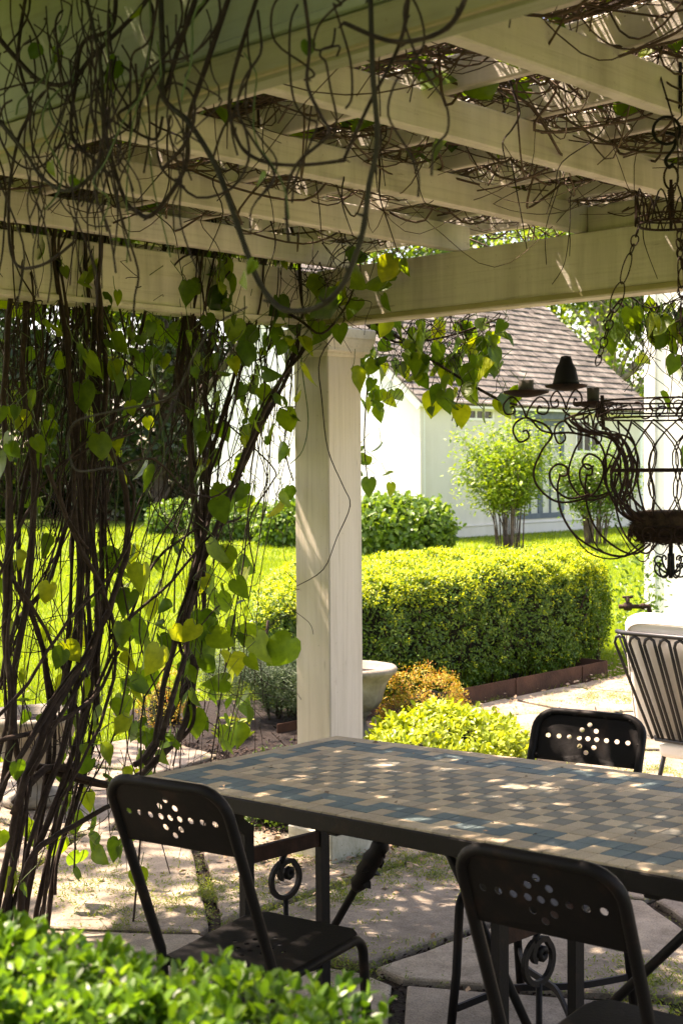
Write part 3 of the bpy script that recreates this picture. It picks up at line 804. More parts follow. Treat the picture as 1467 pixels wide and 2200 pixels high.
# white house at the right edge
WB = 12.43; WA = -7.55
wh = tag(empty('white_house', ab(WA, WB)), 'tall plain white house wall at the right edge beyond the lounge chair', 'house')
wl = np.array(wh.location)
def wb_(mb, name, mat, parent=None):
    o = mb.build(name, mat, parent or wh); o.location = tuple(-wl) if parent is None else (0, 0, 0); return o
mb = MB(); abbox(mb, WA, WA + 9, WB, WB + 7, -.1, 6.2); wb_(mb, 'wall', 'wall')
mb = MB(); abbox(mb, WA - .02, WA + .11, WB - .022, WB - .002, -.05, 6.0, .004); wb_(mb, 'corner_board', 'wall')
mb = MB(); V = [ab(WA - .3, WB - .3, 6.1), ab(WA + 9.3, WB - .3, 6.1), ab(WA + 9.3, WB + 7.3, 6.1), ab(WA - .3, WB + 7.3, 6.1), ab(WA + 1, WB + 3.5, 8.6), ab(WA + 8, WB + 3.5, 8.6)]
mb.add(V, [(0, 1, 5, 4), (1, 2, 5), (2, 3, 4, 5), (3, 0, 4), (3, 2, 1, 0)]); wb_(mb, 'roof', 'shingle')
wp = onplane(1452, 778, BV, WB); wa = wp @ AV
mb = MB(); abbox(mb, wa - .02, wa + 1.3, WB - .10, WB - .002, wp[2] - .06, wp[2], .004); ws_ = wb_(mb, 'window_sill', 'wall')
mb = MB(); abbox(mb, wa + .03, wa + .12, WB - .04, WB - .002, wp[2] + .004, wp[2] + 1.4, .004); abbox(mb, wa + 1.15, wa + 1.24, WB - .04, WB - .002, wp[2] + .004, wp[2] + 1.4, .004); abbox(mb, wa + .125, wa + 1.145, WB - .04, WB - .002, wp[2] + 1.3, wp[2] + 1.4, .004)
wf = wb_(mb, 'window_frame', 'wall')
mb = MB(); abbox(mb, wa + .125, wa + 1.145, WB - .012, WB - .003, wp[2] + .004, wp[2] + 1.295); wb_(mb, 'window_pane', 'glass_dark')

# steel edging under the hedge
ed = tag(empty('steel_edging', ab(-5.70, 5.4)), 'rusty brown steel edging strip under the clipped hedge', 'edging')
el = np.array(ed.location)
for b0, b1 in ((5.4, 7.68), (7.69, 8.83)):
    mb = MB(); abbox(mb, -5.705, -5.70, b0, b1, -.03, .125, .001); o = mb.build('edging_panel', 'steel_edge', ed); o.location = tuple(-el)
mb = MB(); abbox(mb, -6.5, -5.706, 8.825, 8.83, -.03, .125); o = mb.build('edging_panel', 'steel_edge', ed); o.location = tuple(-el)
for b in (6.3, 7.685, 8.5):
    mb = MB(); abbox(mb, -5.699, -5.692, b - .012, b + .012, -.02, .115); o = mb.build('stake', 'steel_edge', ed); o.location = tuple(-el)
# ================================================================== TABLE
TY = -0.0507
tl_ = AV * math.cos(TY) + BV * math.sin(TY) + ZV * .055
ts_ = -AV * math.sin(TY) + BV * math.cos(TY) + ZV * .013
TL, TS = nrm(tl_), nrm(ts_); TN = nrm(np.cross(TL, TS))
FLc = np.array([-0.0206, 4.3676, .74]); TW = .773
NLc = FLc - TW * TS
NROW, NCOL = 15, 37
TQ = TW / NROW
tab = tag(empty('table', (NLc[0], NLc[1], .028)), 'long iron trestle table with a beige and blue tiled checker top', 'table')
tbl = np.array(tab.location)
def tb(mb, name, mat, parent=None):
    o = mb.build(name, mat, parent or tab); o.location = tuple(-tbl) if parent is None else (0, 0, 0); return o
def tp(l, s, z=0.0): return NLc + TL * l + TS * s + TN * z
TLEN = NCOL * TQ
mb = MB(); mb.box(tp(TLEN / 2, TW / 2, -.0145), TL * TLEN / 2, TS * TW / 2, TN * .008); tb(mb, 'tabletop_bed', 'grout')
def ang(name, p0, p1, wv, hv):
    mb = MB(); c = (p0 + p1) / 2; mb.box(c, (p1 - p0) / 2, wv, hv, .003); return tb(mb, name, 'iron')
ang('apron', tp(-.008, -.0045, -.0245), tp(TLEN + .008, -.0045, -.0245), TS * .004, TN * .021)
ang('apron', tp(-.008, TW + .0045, -.0245), tp(TLEN + .008, TW + .0045, -.0245), TS * .004, TN * .021)
ang('apron', tp(-.0045, 0, -.0245), tp(-.0045, TW, -.0245), TL * .0036, TN * .021)
ang('apron', tp(TLEN + .0045, 0, -.0245), tp(TLEN + .0045, TW, -.0245), TL * .0036, TN * .021)
for l in (.3, .8, 1.3, 1.7): ang('cross_rail', tp(l, .004, -.040), tp(l, TW - .004, -.040), TL * .018, TN * .016)
mb = MB(); mb.box(tp(1.60, -.02, -.045), TL * .03, TS * .012, TN * .022, .006); tb(mb, 'hinge_block', 'iron')
def kind_of(i, j):
    e = min(i, j, NROW - 1 - i, NCOL - 1 - j)      # rings from the edge
    if e == 0: return 'beige'
    if e in (1, 2):
        along = j if min(i, NROW - 1 - i) == e else i
        ph = (along + (0 if e == 1 else 2)) % 4
        return 'beige' if ph == 1 and 2 < along < (NCOL if min(i, NROW - 1 - i) == e else NROW) - 3 else 'blue'
    if e == 3: return 'beige'
    return 'grey' if (i + j) % 2 else 'beige'
tme = {}
for k in ('beige', 'blue', 'grey'):
    mb = MB(); mb.box((0, 0, 0), (TQ / 2 - .0011, 0, 0), (0, TQ / 2 - .0011, 0), (0, 0, .006), .0009); tme[k] = mb.mesh('tile_' + k, 'tile_' + k)
order = []
for i in range(NROW):
    for j in range(NCOL):
        x, y, dd = proj(tp((j + .5) * TQ, (i + .5) * TQ)); order.append((0 if x < 1490 else 1, dd, i, j))
order.sort(); rest = {k: MB() for k in tme}
for n_, (q, dd, i, j) in enumerate(order):
    k = kind_of(i, j); c = tp((j + .5) * TQ, (i + .5) * TQ, -.0058 + rs.uniform(-.0005, .0005))
    if n_ < 300:
        m4 = Matrix(((TL[0], TS[0], TN[0], c[0] - tbl[0]), (TL[1], TS[1], TN[1], c[1] - tbl[1]), (TL[2], TS[2], TN[2], c[2] - tbl[2]), (0, 0, 0, 1)))
        m4 = m4 @ Matrix.Rotation(rs.uniform(-.006, .006), 4, 'Z') @ Matrix.Rotation(rs.uniform(-.004, .004), 4, 'X')
        link('tile', tme[k], tab, mat4=m4)
    else: rest[k].box(c, TL * (TQ / 2 - .0011), TS * (TQ / 2 - .0011), TN * .006)
for k in rest:
    if rest[k].v: tag(tb(rest[k], 'tile', 'tile_' + k), kind='stuff')
tl2 = []
for k in range(46):
    q = tp(rs.uniform(.05, TLEN - .05), rs.uniform(.03, TW - .03), .004); tl2.append(q)
tl2 = np.array(tl2); n = len(tl2)
tag(link('table_litter', scatter('table_litter', DIA, tl2, frames(nrm(np.c_[rng.normal(size=(n, 2)), rng.normal(0, .2, n)]), np.c_[rng.normal(0, .4, (n, 2)), np.ones(n)]), rng.uniform(.006, .022, n), 'litter')), 'small dry leaf scraps lying on the tiled table top', 'leaf litter', kind='stuff')
def down(p, z): q = np.array(p, float); q[2] = z; return q
def spiral(c, u, v, r0, r1, t0, t1, n):
    return [np.asarray(c) + (r0 + (r1 - r0) * k / n) * (math.cos(t0 + (t1 - t0) * k / n) * u + math.sin(t0 + (t1 - t0) * k / n) * v) for k in range(n + 1)]
def trestle(l):
    ends = []
    for sfr in (.30, .675):
        top = tp(l, TW * sfr, -.056); jog = TS * (.045 if sfr < .5 else -.0)
        mb = MB(); z1 = top[2]
        if sfr < .5:
            p1 = top - jog * .8
            mb.bar([p1, down(p1, .60)], .017, .014, TL); mb.bar([down(p1, .605), down(top, .575)], .017, .014, TL)
            mb.bar([down(top, .59), down(top, .03)], .017, .013, TL)
        else:
            mb.bar([top + TS * .03, top + TS * .012 - ZV * .035, down(top, top[2] - .07), down(top, .03)], .017, .013, TL)
        tb(mb, 'leg', 'iron'); ends.append(top)
        mb = MB(); mb.box(down(top, .036), TL * .03, TS * .02, ZV * .006, .002); tb(mb, 'foot', 'iron')
    z = .50
    mb = MB(); mb.bar([down(ends[0], z), down(ends[1], z)], .008, .022, (0, 0, 1)); tb(mb, 'crossbar', 'rust')
    mid = (ends[0] + ends[1]) / 2
    c = down(mid, .405); sd = nrm(np.array([TS[0], TS[1], 0]))
    mb = MB()
    mb.bar(spiral(c, sd, ZV, .055, .052, math.pi * .62, math.pi * 2.25, 22) + spiral(c + ZV * .01, sd, ZV, .048, .012, math.pi * 2.3, math.pi * 3.2, 10), .007, .006, TL)
    mb.tube(spiral(c + sd * .012 + ZV * .016, sd, ZV, .012, .012, 0, 6.28, 8), .010, 6)
    mb.tube([c + ZV * .05 - sd * .02, down(mid, z - .02)], .008, 6)
    tb(mb, 'scroll', 'iron')
    mb = MB(); mb.tube([c - ZV * .053, down(mid, .14)], .0085, 6); tb(mb, 'scroll_rod', 'iron')
    mb = MB(); mb.bar([down(ends[0], .13), down(ends[1], .13)], .008, .018, (0, 0, 1)); tb(mb, 'crossbar', 'iron')
    return mid
def brace(p, q, lump=None):
    mb = MB(); mb.tube([p, p + (q - p) * .5, q], .0115, 8); o = tb(mb, 'brace', 'iron')
    if lump is not None:
        pts = [p + (q - p) * t for t in np.linspace(lump, lump + .30, 9)]
        m2 = MB(); m2.tube(pts, [.014, .026, .022, .03, .026, .031, .024, .027, .014], 8)
        for t in np.linspace(lump + .04, lump + .26, 7):
            c = p + (q - p) * t + unit(1)[0] * .018; m2.box(c, unit(1)[0] * .010, unit(1)[0] * .010, unit(1)[0] * .012)
        tb(m2, 'brace_clamp', 'iron', o)
m1 = trestle(.20); m2_ = trestle(1.13)
brace(down(m1 + TS * .13, .16), tp(.60, .50, -.05), .40)
brace(down(m2_ + TS * .02, .15), tp(.78, .36, -.05))
brace(down(m2_ + TS * .05, .15), tp(1.72, .42, -.05))

# ================================================================== CHAIRS
def make_chair(cat_label):
    ch = tag(empty('metal_chair'), cat_label, 'chair', 'rusty black metal chairs round the tiled table')
    SH, SW, SD = .45, .158, .385          # seat height, half width, depth; origin mid rear, +y forward
    LEAN = .40
    def bp(x, z):                          # the back leans to -y above the seat
        return np.array([x, -max(0, z - SH) * LEAN + .0, z])
    # hoop of the back: both rear legs in one tube
    pts = [(-SW - .008, -.06, 0), (-SW - .002, -.012, .26), (-SW, .0, .40)] + [tuple(bp(-SW, z)) for z in (.47, .60, .74, .84)]
    R = .060; cz = .862
    for t in range(7):
        an = math.pi - t * math.pi / 12
        pts.append(tuple(bp(-SW + R + R * math.cos(an), cz + R * math.sin(an))))
    pts += [(-p[0], p[1], p[2]) for p in reversed(pts)]
    mb = MB(); mb.tube(pts, .0125, 8); mb.build('back_frame', 'iron', ch)
    # pressed back plate with its punched holes: a grid of small quads round the holes
    holes = [(x, 0) for x in (-.118, -.086, -.055, -.026, 0, .026, .055, .086, .118)] + [(0, .044), (0, -.044), (-.021, .026), (.021, .026), (-.021, -.026), (.021, -.026)]
    bm = bmesh.new(); HZ = .80
    zc = .842; outl = []
    wp_ = SW + .004
    outl += [(-wp_, .765), (wp_, .765), (wp_, .862)]
    for t in range(1, 7):
        an = t * math.pi / 12; outl.append((wp_ - R + R * math.cos(an), .862 + R * math.sin(an)))
    for t in range(0, 7):
        an = math.pi / 2 + t * math.pi / 12; outl.append((-wp_ + R + R * math.cos(an), .862 + R * math.sin(an)))
    edges = []
    vs2 = [bm.verts.new((x, 0, z)) for x, z in outl]
    edges += [bm.edges.new((vs2[i], vs2[(i + 1) % len(vs2)])) for i in range(len(vs2))]
    for (hx, hz) in holes:
        hv = [bm.verts.new((hx + .0078 * math.cos(k * math.pi / 5), 0, zc + hz + .0078 * math.sin(k * math.pi / 5))) for k in range(10)]
        edges += [bm.edges.new((hv[i], hv[(i + 1) % 10])) for i in range(10)]
    bmesh.ops.triangle_fill(bm, use_beauty=True, use_dissolve=False, edges=edges)
    # drop anything filled inside a hole
    kill = []
    for f_ in bm.faces:
        c = f_.calc_center_median()
        if any(math.hypot(c.x - hx, c.z - zc - hz) < .0072 for hx, hz in holes): kill.append(f_)
    bmesh.ops.delete(bm, geom=kill, context='FACES_ONLY')
    r_ = bmesh.ops.extrude_face_region(bm, geom=list(bm.faces))
    bmesh.ops.translate(bm, verts=[v for v in r_['geom'] if isinstance(v, bmesh.types.BMVert)], vec=(0, .003, 0))
    for v in bm.verts: v.co.y += -max(0, v.co.z - SH) * LEAN - .002 - .012 * (1 - (v.co.x / wp_) ** 2) * 0.6
    bmesh.ops.recalc_face_normals(bm, faces=list(bm.faces))
    me = bpy.data.meshes.new('back_plate'); bm.to_mesh(me); bm.free(); me.materials.append(M['iron'])
    plate = link('back_plate', me, ch)
    mb = MB(); mb.box((0, 0, 0), (.005, 0, 0), (0, .004, 0), (0, 0, .005), .002); rv_ = mb.mesh('rivet', 'iron')
    for (x, z) in [(-.14, .78), (.14, .78), (-.152, .84), (.152, .84), (-.12, .912), (-.045, .917), (.045, .917), (.12, .912)]:
        link('rivet', rv_, plate, bp(x, z) + np.array([0, .006, 0]))
    # front legs: side rails that bend down
    for s in (-1, 1):
        pts = [(s * SW * .96, .0, SH - .014), (s * SW * .99, SD * .5, SH - .012), (s * SW, SD - .055, SH - .012)]
        for t in range(1, 7):
            an = math.pi / 2 - t * math.pi / 12
            pts.append((s * SW, SD - .055 + .05 * math.cos(an), SH - .062 + .05 * math.sin(an)))
        pts += [(s * (SW + .004), SD + .005, .2), (s * (SW + .012), SD + .03, .0)]
        mb = MB(); mb.tube(pts, .0125, 8); mb.build('front_leg', 'iron', ch)
    # perforated seat pan with a rolled front edge
    bm = bmesh.new()
    sh = [(x * .035, SD * .42 + y * .035) for x, y in ((-1, 0), (0, 0), (1, 0), (0, 1), (0, -1), (2, 0), (-2, 0), (0, 2), (0, -2), (1, 1), (-1, 1), (1, -1), (-1, -1))]
    outl = [(-SW + .004, .004), (SW - .004, .004), (SW - .002, SD - .03), (SW - .03, SD - .002), (-SW + .03, SD - .002), (-SW + .002, SD - .03)]
    vs2 = [bm.verts.new((x, y, 0)) for x, y in outl]
    edges = [bm.edges.new((vs2[i], vs2[(i + 1) % len(vs2)])) for i in range(len(vs2))]
    for (hx, hy) in sh:
        hv = [bm.verts.new((hx + .0075 * math.cos(k * math.pi / 4), hy + .0075 * math.sin(k * math.pi / 4), 0)) for k in range(8)]
        edges += [bm.edges.new((hv[i], hv[(i + 1) % 8])) for i in range(8)]
    bmesh.ops.triangle_fill(bm, use_beauty=True, use_dissolve=False, edges=edges)
    kill = [f_ for f_ in bm.faces if any(math.hypot(f_.calc_center_median().x - hx, f_.calc_center_median().y - hy) < .0068 for hx, hy in sh)]
    bmesh.ops.delete(bm, geom=kill, context='FACES_ONLY')
    r_ = bmesh.ops.extrude_face_region(bm, geom=list(bm.faces))
    bmesh.ops.translate(bm, verts=[v for v in r_['geom'] if isinstance(v, bmesh.types.BMVert)], vec=(0, 0, .003))
    for v in bm.verts: v.co.z += SH - .003
    bmesh.ops.recalc_face_normals(bm, faces=list(bm.faces))
    me = bpy.data.meshes.new('seat'); bm.to_mesh(me); bm.free(); me.materials.append(M['iron']); link('seat', me, ch)
    mb = MB(); mb.box((0, SD - .006, SH - .016), (SW - .03, 0, 0), (0, .002, 0), (0, 0, .014)); mb.build('seat_lip', 'iron', ch)
    mb = MB(); mb.box((0, .002, SH - .012), (SW - .02, 0, 0), (0, .002, 0), (0, 0, .012)); mb.build('seat_lip', 'iron', ch)
    # bowed stretchers crossing under the seat
    for s in (-1, 1):
        pts = smooth_path([(s * SW, SD + .016, .115), (s * SW * .45, SD * .70, .145), (0, SD * .5, .14), (-s * SW * .5, SD * .3, .135), (-s * SW, -.03, .125)], 5)
        mb = MB(); mb.bar([np.array(p) + (0, 0, .0 if s < 0 else -.022) for p in pts], .004, .0105); mb.build('stretcher', 'iron', ch)
    return ch
def place(o, fl, fr, gz=.028):
    """put the chair by the two front corners of its seat, seen from behind"""
    fl, fr = np.array(fl), np.array(fr)
    d = fr - fl; d[2] = 0; d = nrm(d); fwd = np.array([-d[1], d[0], 0]); mid = (fl + fr) / 2
    org = mid - fwd * .37
    o.location = (org[0], org[1], gz); o.rotation_euler = (0, 0, math.atan2(d[1], d[0]))
chair1 = make_chair('rusty black metal chair with a pierced back at the near left table corner')
def place_yaw(o, x, y, yaw):
    o.location = (x, y, .028); o.rotation_euler = (0, 0, -yaw)
place_yaw(chair1, -.288, 3.084, .551); chair1.scale = (1, 1, .97)
chair2 = copy_tree(chair1); chair2['label'] = 'rusty black metal chair in the foreground right, its back against the table edge'
c2l = onz(1284, 2156, .47); fd = np.array([.50, .866, 0]); rd = np.array([.866, -.50, 0])
place_yaw(chair2, .44, 2.499, .638)
chair3 = copy_tree(chair1); chair3['label'] = 'rusty black metal chair on the far side of the table facing the camera'
c3l = onz(955, 1857, .47); rd3 = nrm(np.array([.80, -.60, 0]))
place_yaw(chair3, .655, 3.985, -2.606); chair3.scale = (1.07, 1.0, .885)

# ================================================================== CHANDELIER
TF = 0.74
CC = onplane(1440, 999, AV, -1.60); CC[2] = 0
DC = CC[1]
def cz(y): return EYE + (999 - y) / FPX * DC
def cxr(x): return (x - 1440) / FPX * DC
chn = tag(empty('chandelier', (CC[0], CC[1], cz(1220))), 'rusty wire basket chandelier with scrolls hanging on chains from a rafter', 'chandelier')
chl = np.array(chn.location)
def hb(mb, name, mat='rust', parent=None):
    o = mb.build(name, mat, parent or chn); o.location = tuple(-chl) if parent is None else (0, 0, 0); return o
def cyl(r, an, z): return np.array([CC[0] + r * math.cos(an), CC[1] + r * math.sin(an), z])
def ringp(r, z, n=40, wob=0.0): return [cyl(r * (1 + wob * math.sin(5 * k)), 2 * math.pi * k / n, z) for k in range(n + 1)]
WR = .0036
# hook and strap on the rafter
ra = -1.60 + .022
top = ab(ra, CC @ BV, ZR + .02)
mb = MB(); mb.tube([top, ab(ra, CC @ BV, ZT + .02), cyl(0, 0, cz(262))], .004, 6)
mb.tube([top + BV * .006, ab(ra, CC @ BV + .008, ZT), cyl(.01, 0, cz(270))], .003, 6); hb(mb, 'strap', 'iron')
cv = np.array([1., 0, 0])
mb = MB(); mb.tube(spiral(cyl(-.01, 0, cz(288)), cv, ZV, .030, .030, 0, 6.3, 20), .005, 6)
mb.tube(smooth_path([cyl(-.012, 0, cz(292)), cyl(.012, 0, cz(300)), cyl(.006, 0, cz(325)), cyl(-.012, 0, cz(350)), cyl(-.004, 0, cz(366)), cyl(.004, 0, cz(358))], 5), .0055, 6); hb(mb, 'hook', 'iron')
mb = MB(); mb.tube(spiral(cyl(0, 0, cz(387)), cv * .65, ZV * 1.1, .024, .024, 0, 6.3, 18), .0035, 6)
mb.tube([cyl(0, 0, cz(392)), cyl(0, 0, cz(500))], .005, 8)
for k in range(12): mb.tube(spiral(cyl(0, 0, cz(415 + k * 5)), cv, np.array([0, 1., 0]), .0075, .0075, 0, 6.3, 7), .0025, 4)
hb(mb, 'hanging_stem')
# crown: ring with little hoops
CRr = .072; zc_ = cz(487)
mb = MB(); mb.tube(ringp(CRr, zc_), .004, 6); mb.tube(ringp(CRr, zc_ + .016), .0028, 5); hb(mb, 'crown_ring')
mb = MB()
for k in range(16):
    an = 2 * math.pi * k / 16; p = []
    for t in range(9):
        q = t / 8; p.append(cyl(CRr + .006, an + .55 * q, zc_ + math.sin(q * math.pi) * (.056 + .01 * (k % 3))))
    mb.tube(p, .0026, 5)
    mb.tube([cyl(0, 0, zc_ + .03), cyl(CRr, an, zc_)], .0018, 4) if k % 4 == 0 else None
hb(mb, 'crown_hoop')
# chains
def link_mesh(h, w, wr, twist):
    mb = MB(); p = []
    for t in range(17):
        a = 2 * math.pi * t / 16
        p.append(((w * math.cos(a) * (1 - .35 * math.sin(a) * twist)), 0, h * math.sin(a)))
    mb.tube(p, wr, 5); return mb.mesh('chain_link', 'rust')
LK = link_mesh(.0125, .0085, .0023, .6); LKL = link_mesh(.036, .0135, .0022, 0)
def chain(p, q, longs):
    p, q = np.array(p), np.array(q); d = q - p; L = np.linalg.norm(d); d = d / L
    o = empty('chain', (0, 0, 0)); o.parent = chn; o.location = tuple(p - chl)
    s = 0.0; k = 0
    while s < L:
        lg = any(a <= s / L <= b for a, b in longs); h = .036 if lg else .0125
        c = d * (s + h)
        zq = Vector(d).to_track_quat('Z', 'Y').to_matrix().to_4x4()
        link('chain_link', LKL if lg else LK, o, mat4=Matrix.Translation(c) @ zq @ Matrix.Rotation(rad(78) * k + rs.uniform(-.3, .3), 4, 'Z'))
        s += 2 * h - .0045; k += 1
zr = cz(905)
RB = .152
for an, longs in ((rad(-91), ((.17, .30), (.40, .52))), (rad(182), ((.13, .62),)), (rad(60), ((.2, .5),)), (rad(2), ((.2, .5),))):
    r1 = RB * (.98 if abs(an) < 2 else 1.02)
    chain(cyl(CRr, an, zc_ - .004), cyl(r1 if an != rad(182) else .165, an, cz(780) if an == rad(182) else cz(855)), longs)
    mb = MB()
    for s in (-1, 1): mb.tube([cyl(r1, an, cz(858)), cyl(RB, an + s * .16, zr + .004)], .003, 5)
    mb.tube([cyl(r1, an, cz(850)), cyl(RB, an, zr - .02)], .006, 6); hb(mb, 'chain_hanger')
# basket rims, mid ring
mb = MB(); 
for y, r in ((862, RB), (884, RB + .003), (900, RB + .002)): mb.tube(ringp(r, cz(y), 48, .006), .0034, 6)
hb(mb, 'basket_rim')
mb = MB(); mb.tube(ringp(.128, cz(1010), 44, .008), .005, 6); mb.tube(ringp(.132, cz(1013), 44, .01), .003, 6); hb(mb, 'basket_band')
mb = MB(); mb.tube(ringp(.085, cz(1130), 36), .004, 6); mb.tube(ringp(.083, cz(1150), 36), .003, 6); hb(mb, 'basket_band')
# lattice and bundles of bent wire
mb = MB(); rr_ = random.Random(5)
for k in range(15):
    an = 2 * math.pi * k / 15
    for s in (-1, 1):
        p = []
        for t in range(11):
            q = t / 10; r = (RB * (1 - q) + .085 * q) + .03 * math.sin(q * math.pi * 2 - 2.2)
            p.append(cyl(r, an + s * (.85 * q + .22 * math.sin(q * 6.283)), zr + (cz(1135) - zr) * q))
        mb.tube(p, .0024, 4)
    if k % 2: mb.tube(smooth_path([cyl(.07, an + .1, cz(1170)), cyl(.12, an + .25, cz(1200)), cyl(.19, an + .3, cz(1185)), cyl(.235, an + .2, cz(1120))], 4), .0022, 4)
hb(mb, 'lattice_wire')
mb = MB()
for k in range(10):
    an = rad(180) + (k - 5) * .15 + rr_.uniform(-.05, .05)
    base = smooth_path([cyl(.16 + .07 * rr_.random(), an + .15, cz(870 + 30 * rr_.random())), cyl(.235, an, cz(900)), cyl(.20, an - .05, cz(925)), cyl(.13, an - .25, cz(940)), cyl(.10, an - .3, cz(1010)), cyl(.12, an - .1, cz(1090)), cyl(.075, an, cz(1125))], 5)
    mb.tube(base, .0026, 4)
hb(mb, 'bent_wire')
mb = MB()                                   # small curls round the rim
for k in range(22):
    an = 2 * math.pi * k / 22; tv = np.array([-math.sin(an), math.cos(an), 0])
    mb.tube(spiral(cyl(RB + .012, an, cz(880)), tv, ZV, .022, .006, rr_.uniform(0, 6), rr_.uniform(0, 6) + 8, 18), .0024, 4)
tag(hb(mb, 'rim_curl'), kind='stuff')
# scroll arms with plates and candle cups
def arm(an, rp, yp, cup):
    rv = np.array([math.cos(an), math.sin(an), 0])
    def q(r, y): return CC + rv * r + ZV * cz(y)
    pr = lambda x: (1440 - x) / FPX * DC
    mb = MB()
    dy = yp - 848
    mb.tube(smooth_path([q(pr(1128), 895 + dy), q(pr(1140), 900 + dy * .8), q(pr(1170), 912 + dy * .5), q(pr(1185), 935), q(pr(1165), 965), q(pr(1146), 1010), q(pr(1155), 1045), q(pr(1190), 1075), q(pr(1230), 1077), q(pr(1275), 1060), q(pr(1295), 1020), q(pr(1290), 990), q(pr(1265), 975), q(pr(1250), 992), q(pr(1262), 1008), q(pr(1275), 1000)], 5), .0036, 5)
    mb.tube(smooth_path([q(pr(1385), 1172), q(pr(1340), 1196), q(pr(1290), 1185), q(pr(1235), 1150), q(pr(1205), 1100), q(pr(1197), 1050), q(pr(1202), 1022), q(pr(1200), 1020)], 5), .0036, 5)
    mb.tube(smooth_path([q(pr(1200), 1022), q(pr(1216), 1020), q(pr(1216), 1003), q(pr(1196), 997), q(pr(1180), 1015), q(pr(1188), 1045), q(pr(1220), 1070), q(pr(1265), 1062)], 5), .0036, 5)
    mb.tube(smooth_path([q(pr(1185), 930), q(pr(1160), 922), q(pr(1135), 897), q(pr(1110), 905), q(pr(1102), 925), q(pr(1115), 948), q(pr(1135), 940), q(pr(1132), 925), q(pr(1122), 926)], 5), .0034, 5)
    mb.tube(smooth_path([q(pr(1185), 931), q(pr(1230), 930), q(pr(1280), 945), q(pr(1300), 985), q(pr(1302), 1040), q(pr(1330), 1100), q(pr(1370), 1125)], 5), .0036, 5)
    a_ = hb(mb, 'scroll_arm')
    px_, pz_ = rp, cz(yp)
    c = CC + rv * rp
    mb = MB()
    for s in (-1, 1):
        mb.tube(smooth_path([q(rp, 898 + dy), q(rp + s * .008, 875 + dy), q(rp + s * .03, 852 + dy), q(rp + s * .05, 868 + dy), q(rp + s * .045, 888 + dy), q(rp + s * .026, 886 + dy), q(rp + s * .028, 872 + dy), q(rp + s * .036, 876 + dy)], 4), .003, 5)
    hb(mb, 'plate_bracket', 'rust', a_)
    mb = MB(); mb.lathe([(.002, -.006), (.020, -.004), (.05, .004), (.052, .009), (.046, .010), (.018, .006), (.002, .006)], 18, (c[0], c[1], pz_)); pl = hb(mb, 'drip_plate', 'rust', a_)
    mb = MB()
    if cup == 'cup': mb.lathe([(.002, .007), (.017, .008), (.017, .033), (.014, .033), (.013, .02), (.002, .02)], 14, (c[0], c[1], pz_)); hb(mb, 'candle_cup', 'candle', a_)
    elif cup == 'bell':
        mb.lathe([(.002, .008), (.034, .009), (.030, .022), (.024, .05), (.017, .062), (.012, .078), (.002, .08)], 14, (c[0], c[1], pz_)); hb(mb, 'candle_cup', 'iron', a_)
    else: mb.lathe([(.002, .007), (.015, .008), (.016, .045), (.013, .045), (.012, .03), (.002, .03)], 14, (c[0], c[1], pz_)); hb(mb, 'candle_cup', 'candle', a_)
pr_ = lambda x: (1440 - x) / FPX * DC
arm(rad(180), pr_(1130), 848, 'cup'); arm(rad(128), .315, 822, 'bell'); arm(rad(108), .36, 858, 'tall')
arm(rad(60), .335, 830, 'cup'); arm(rad(0), pr_(1130), 848, 'cup'); arm(rad(-55), .335, 840, 'tall')
# coconut fibre liner and finial
mb = MB(); prof = [(.004, cz(1168)), (.05, cz(1166)), (.078, cz(1150)), (.086, cz(1120)), (.082, cz(1102)), (.06, cz(1098)), (.004, cz(1102))]
mb.lathe(prof, 30, (CC[0], CC[1], 0)); ln_ = hb(mb, 'moss_liner', 'moss')
n = 5200; an = rng.uniform(0, 6.283, n); zz = rng.uniform(cz(1168), cz(1100), n); r = .084 * np.sqrt(np.clip(1 - ((zz - cz(1130)) / .06) ** 2, .15, 1))
P = np.c_[CC[0] + r * np.cos(an), CC[1] + r * np.sin(an), zz]
o = link('moss_fibres', scatter('moss_fibres', NEEDLE, P, frames(unit(n), unit(n)), np.c_[np.full(n, .016), rng.uniform(.008, .024, n), np.full(n, .01)], 'moss'), ln_); tag(o, kind='stuff')
mb = MB()
for k in range(10):
    an = 2 * math.pi * k / 10; rv = np.array([math.cos(an), math.sin(an), 0]); q = lambda r, y: CC + rv * r + ZV * cz(y)
    mb.tube(smooth_path([q(.004, 1236), q(.01, 1232), q(.022, 1224), q(.036, 1207), q(.030, 1196), q(.020, 1200), q(.021, 1206)], 4) if k % 2 else smooth_path([q(.006, 1190), q(.007, 1222), q(.011, 1237), q(.025, 1241), q(.038, 1228), q(.036, 1214), q(.026, 1212), q(.024, 1219)], 4), .0032, 5)
mb.tube([cyl(0, 0, cz(1165)), cyl(0, 0, cz(1244))], .007, 8); hb(mb, 'finial', 'iron')
mb = MB()
for k in range(16):
    an = 2 * math.pi * k / 16; tv = np.array([-math.sin(an), math.cos(an), 0])
    mb.tube(spiral(cyl(.092, an, cz(1148)), tv, ZV, .020, .005, rr_.uniform(0, 6), rr_.uniform(0, 6) + 7, 16), .0025, 4)
tag(hb(mb, 'liner_curl'), kind='stuff')

# ================================================================== LOUNGE CHAIR
TF = 1.0
lg_o = onz(1418, 1662, .028)
lc = empty('lounge_chair', (0, 0, 0))
tag(lc, 'black wire lounge chair with thick white cushions beside the hedge', 'lounge chair')
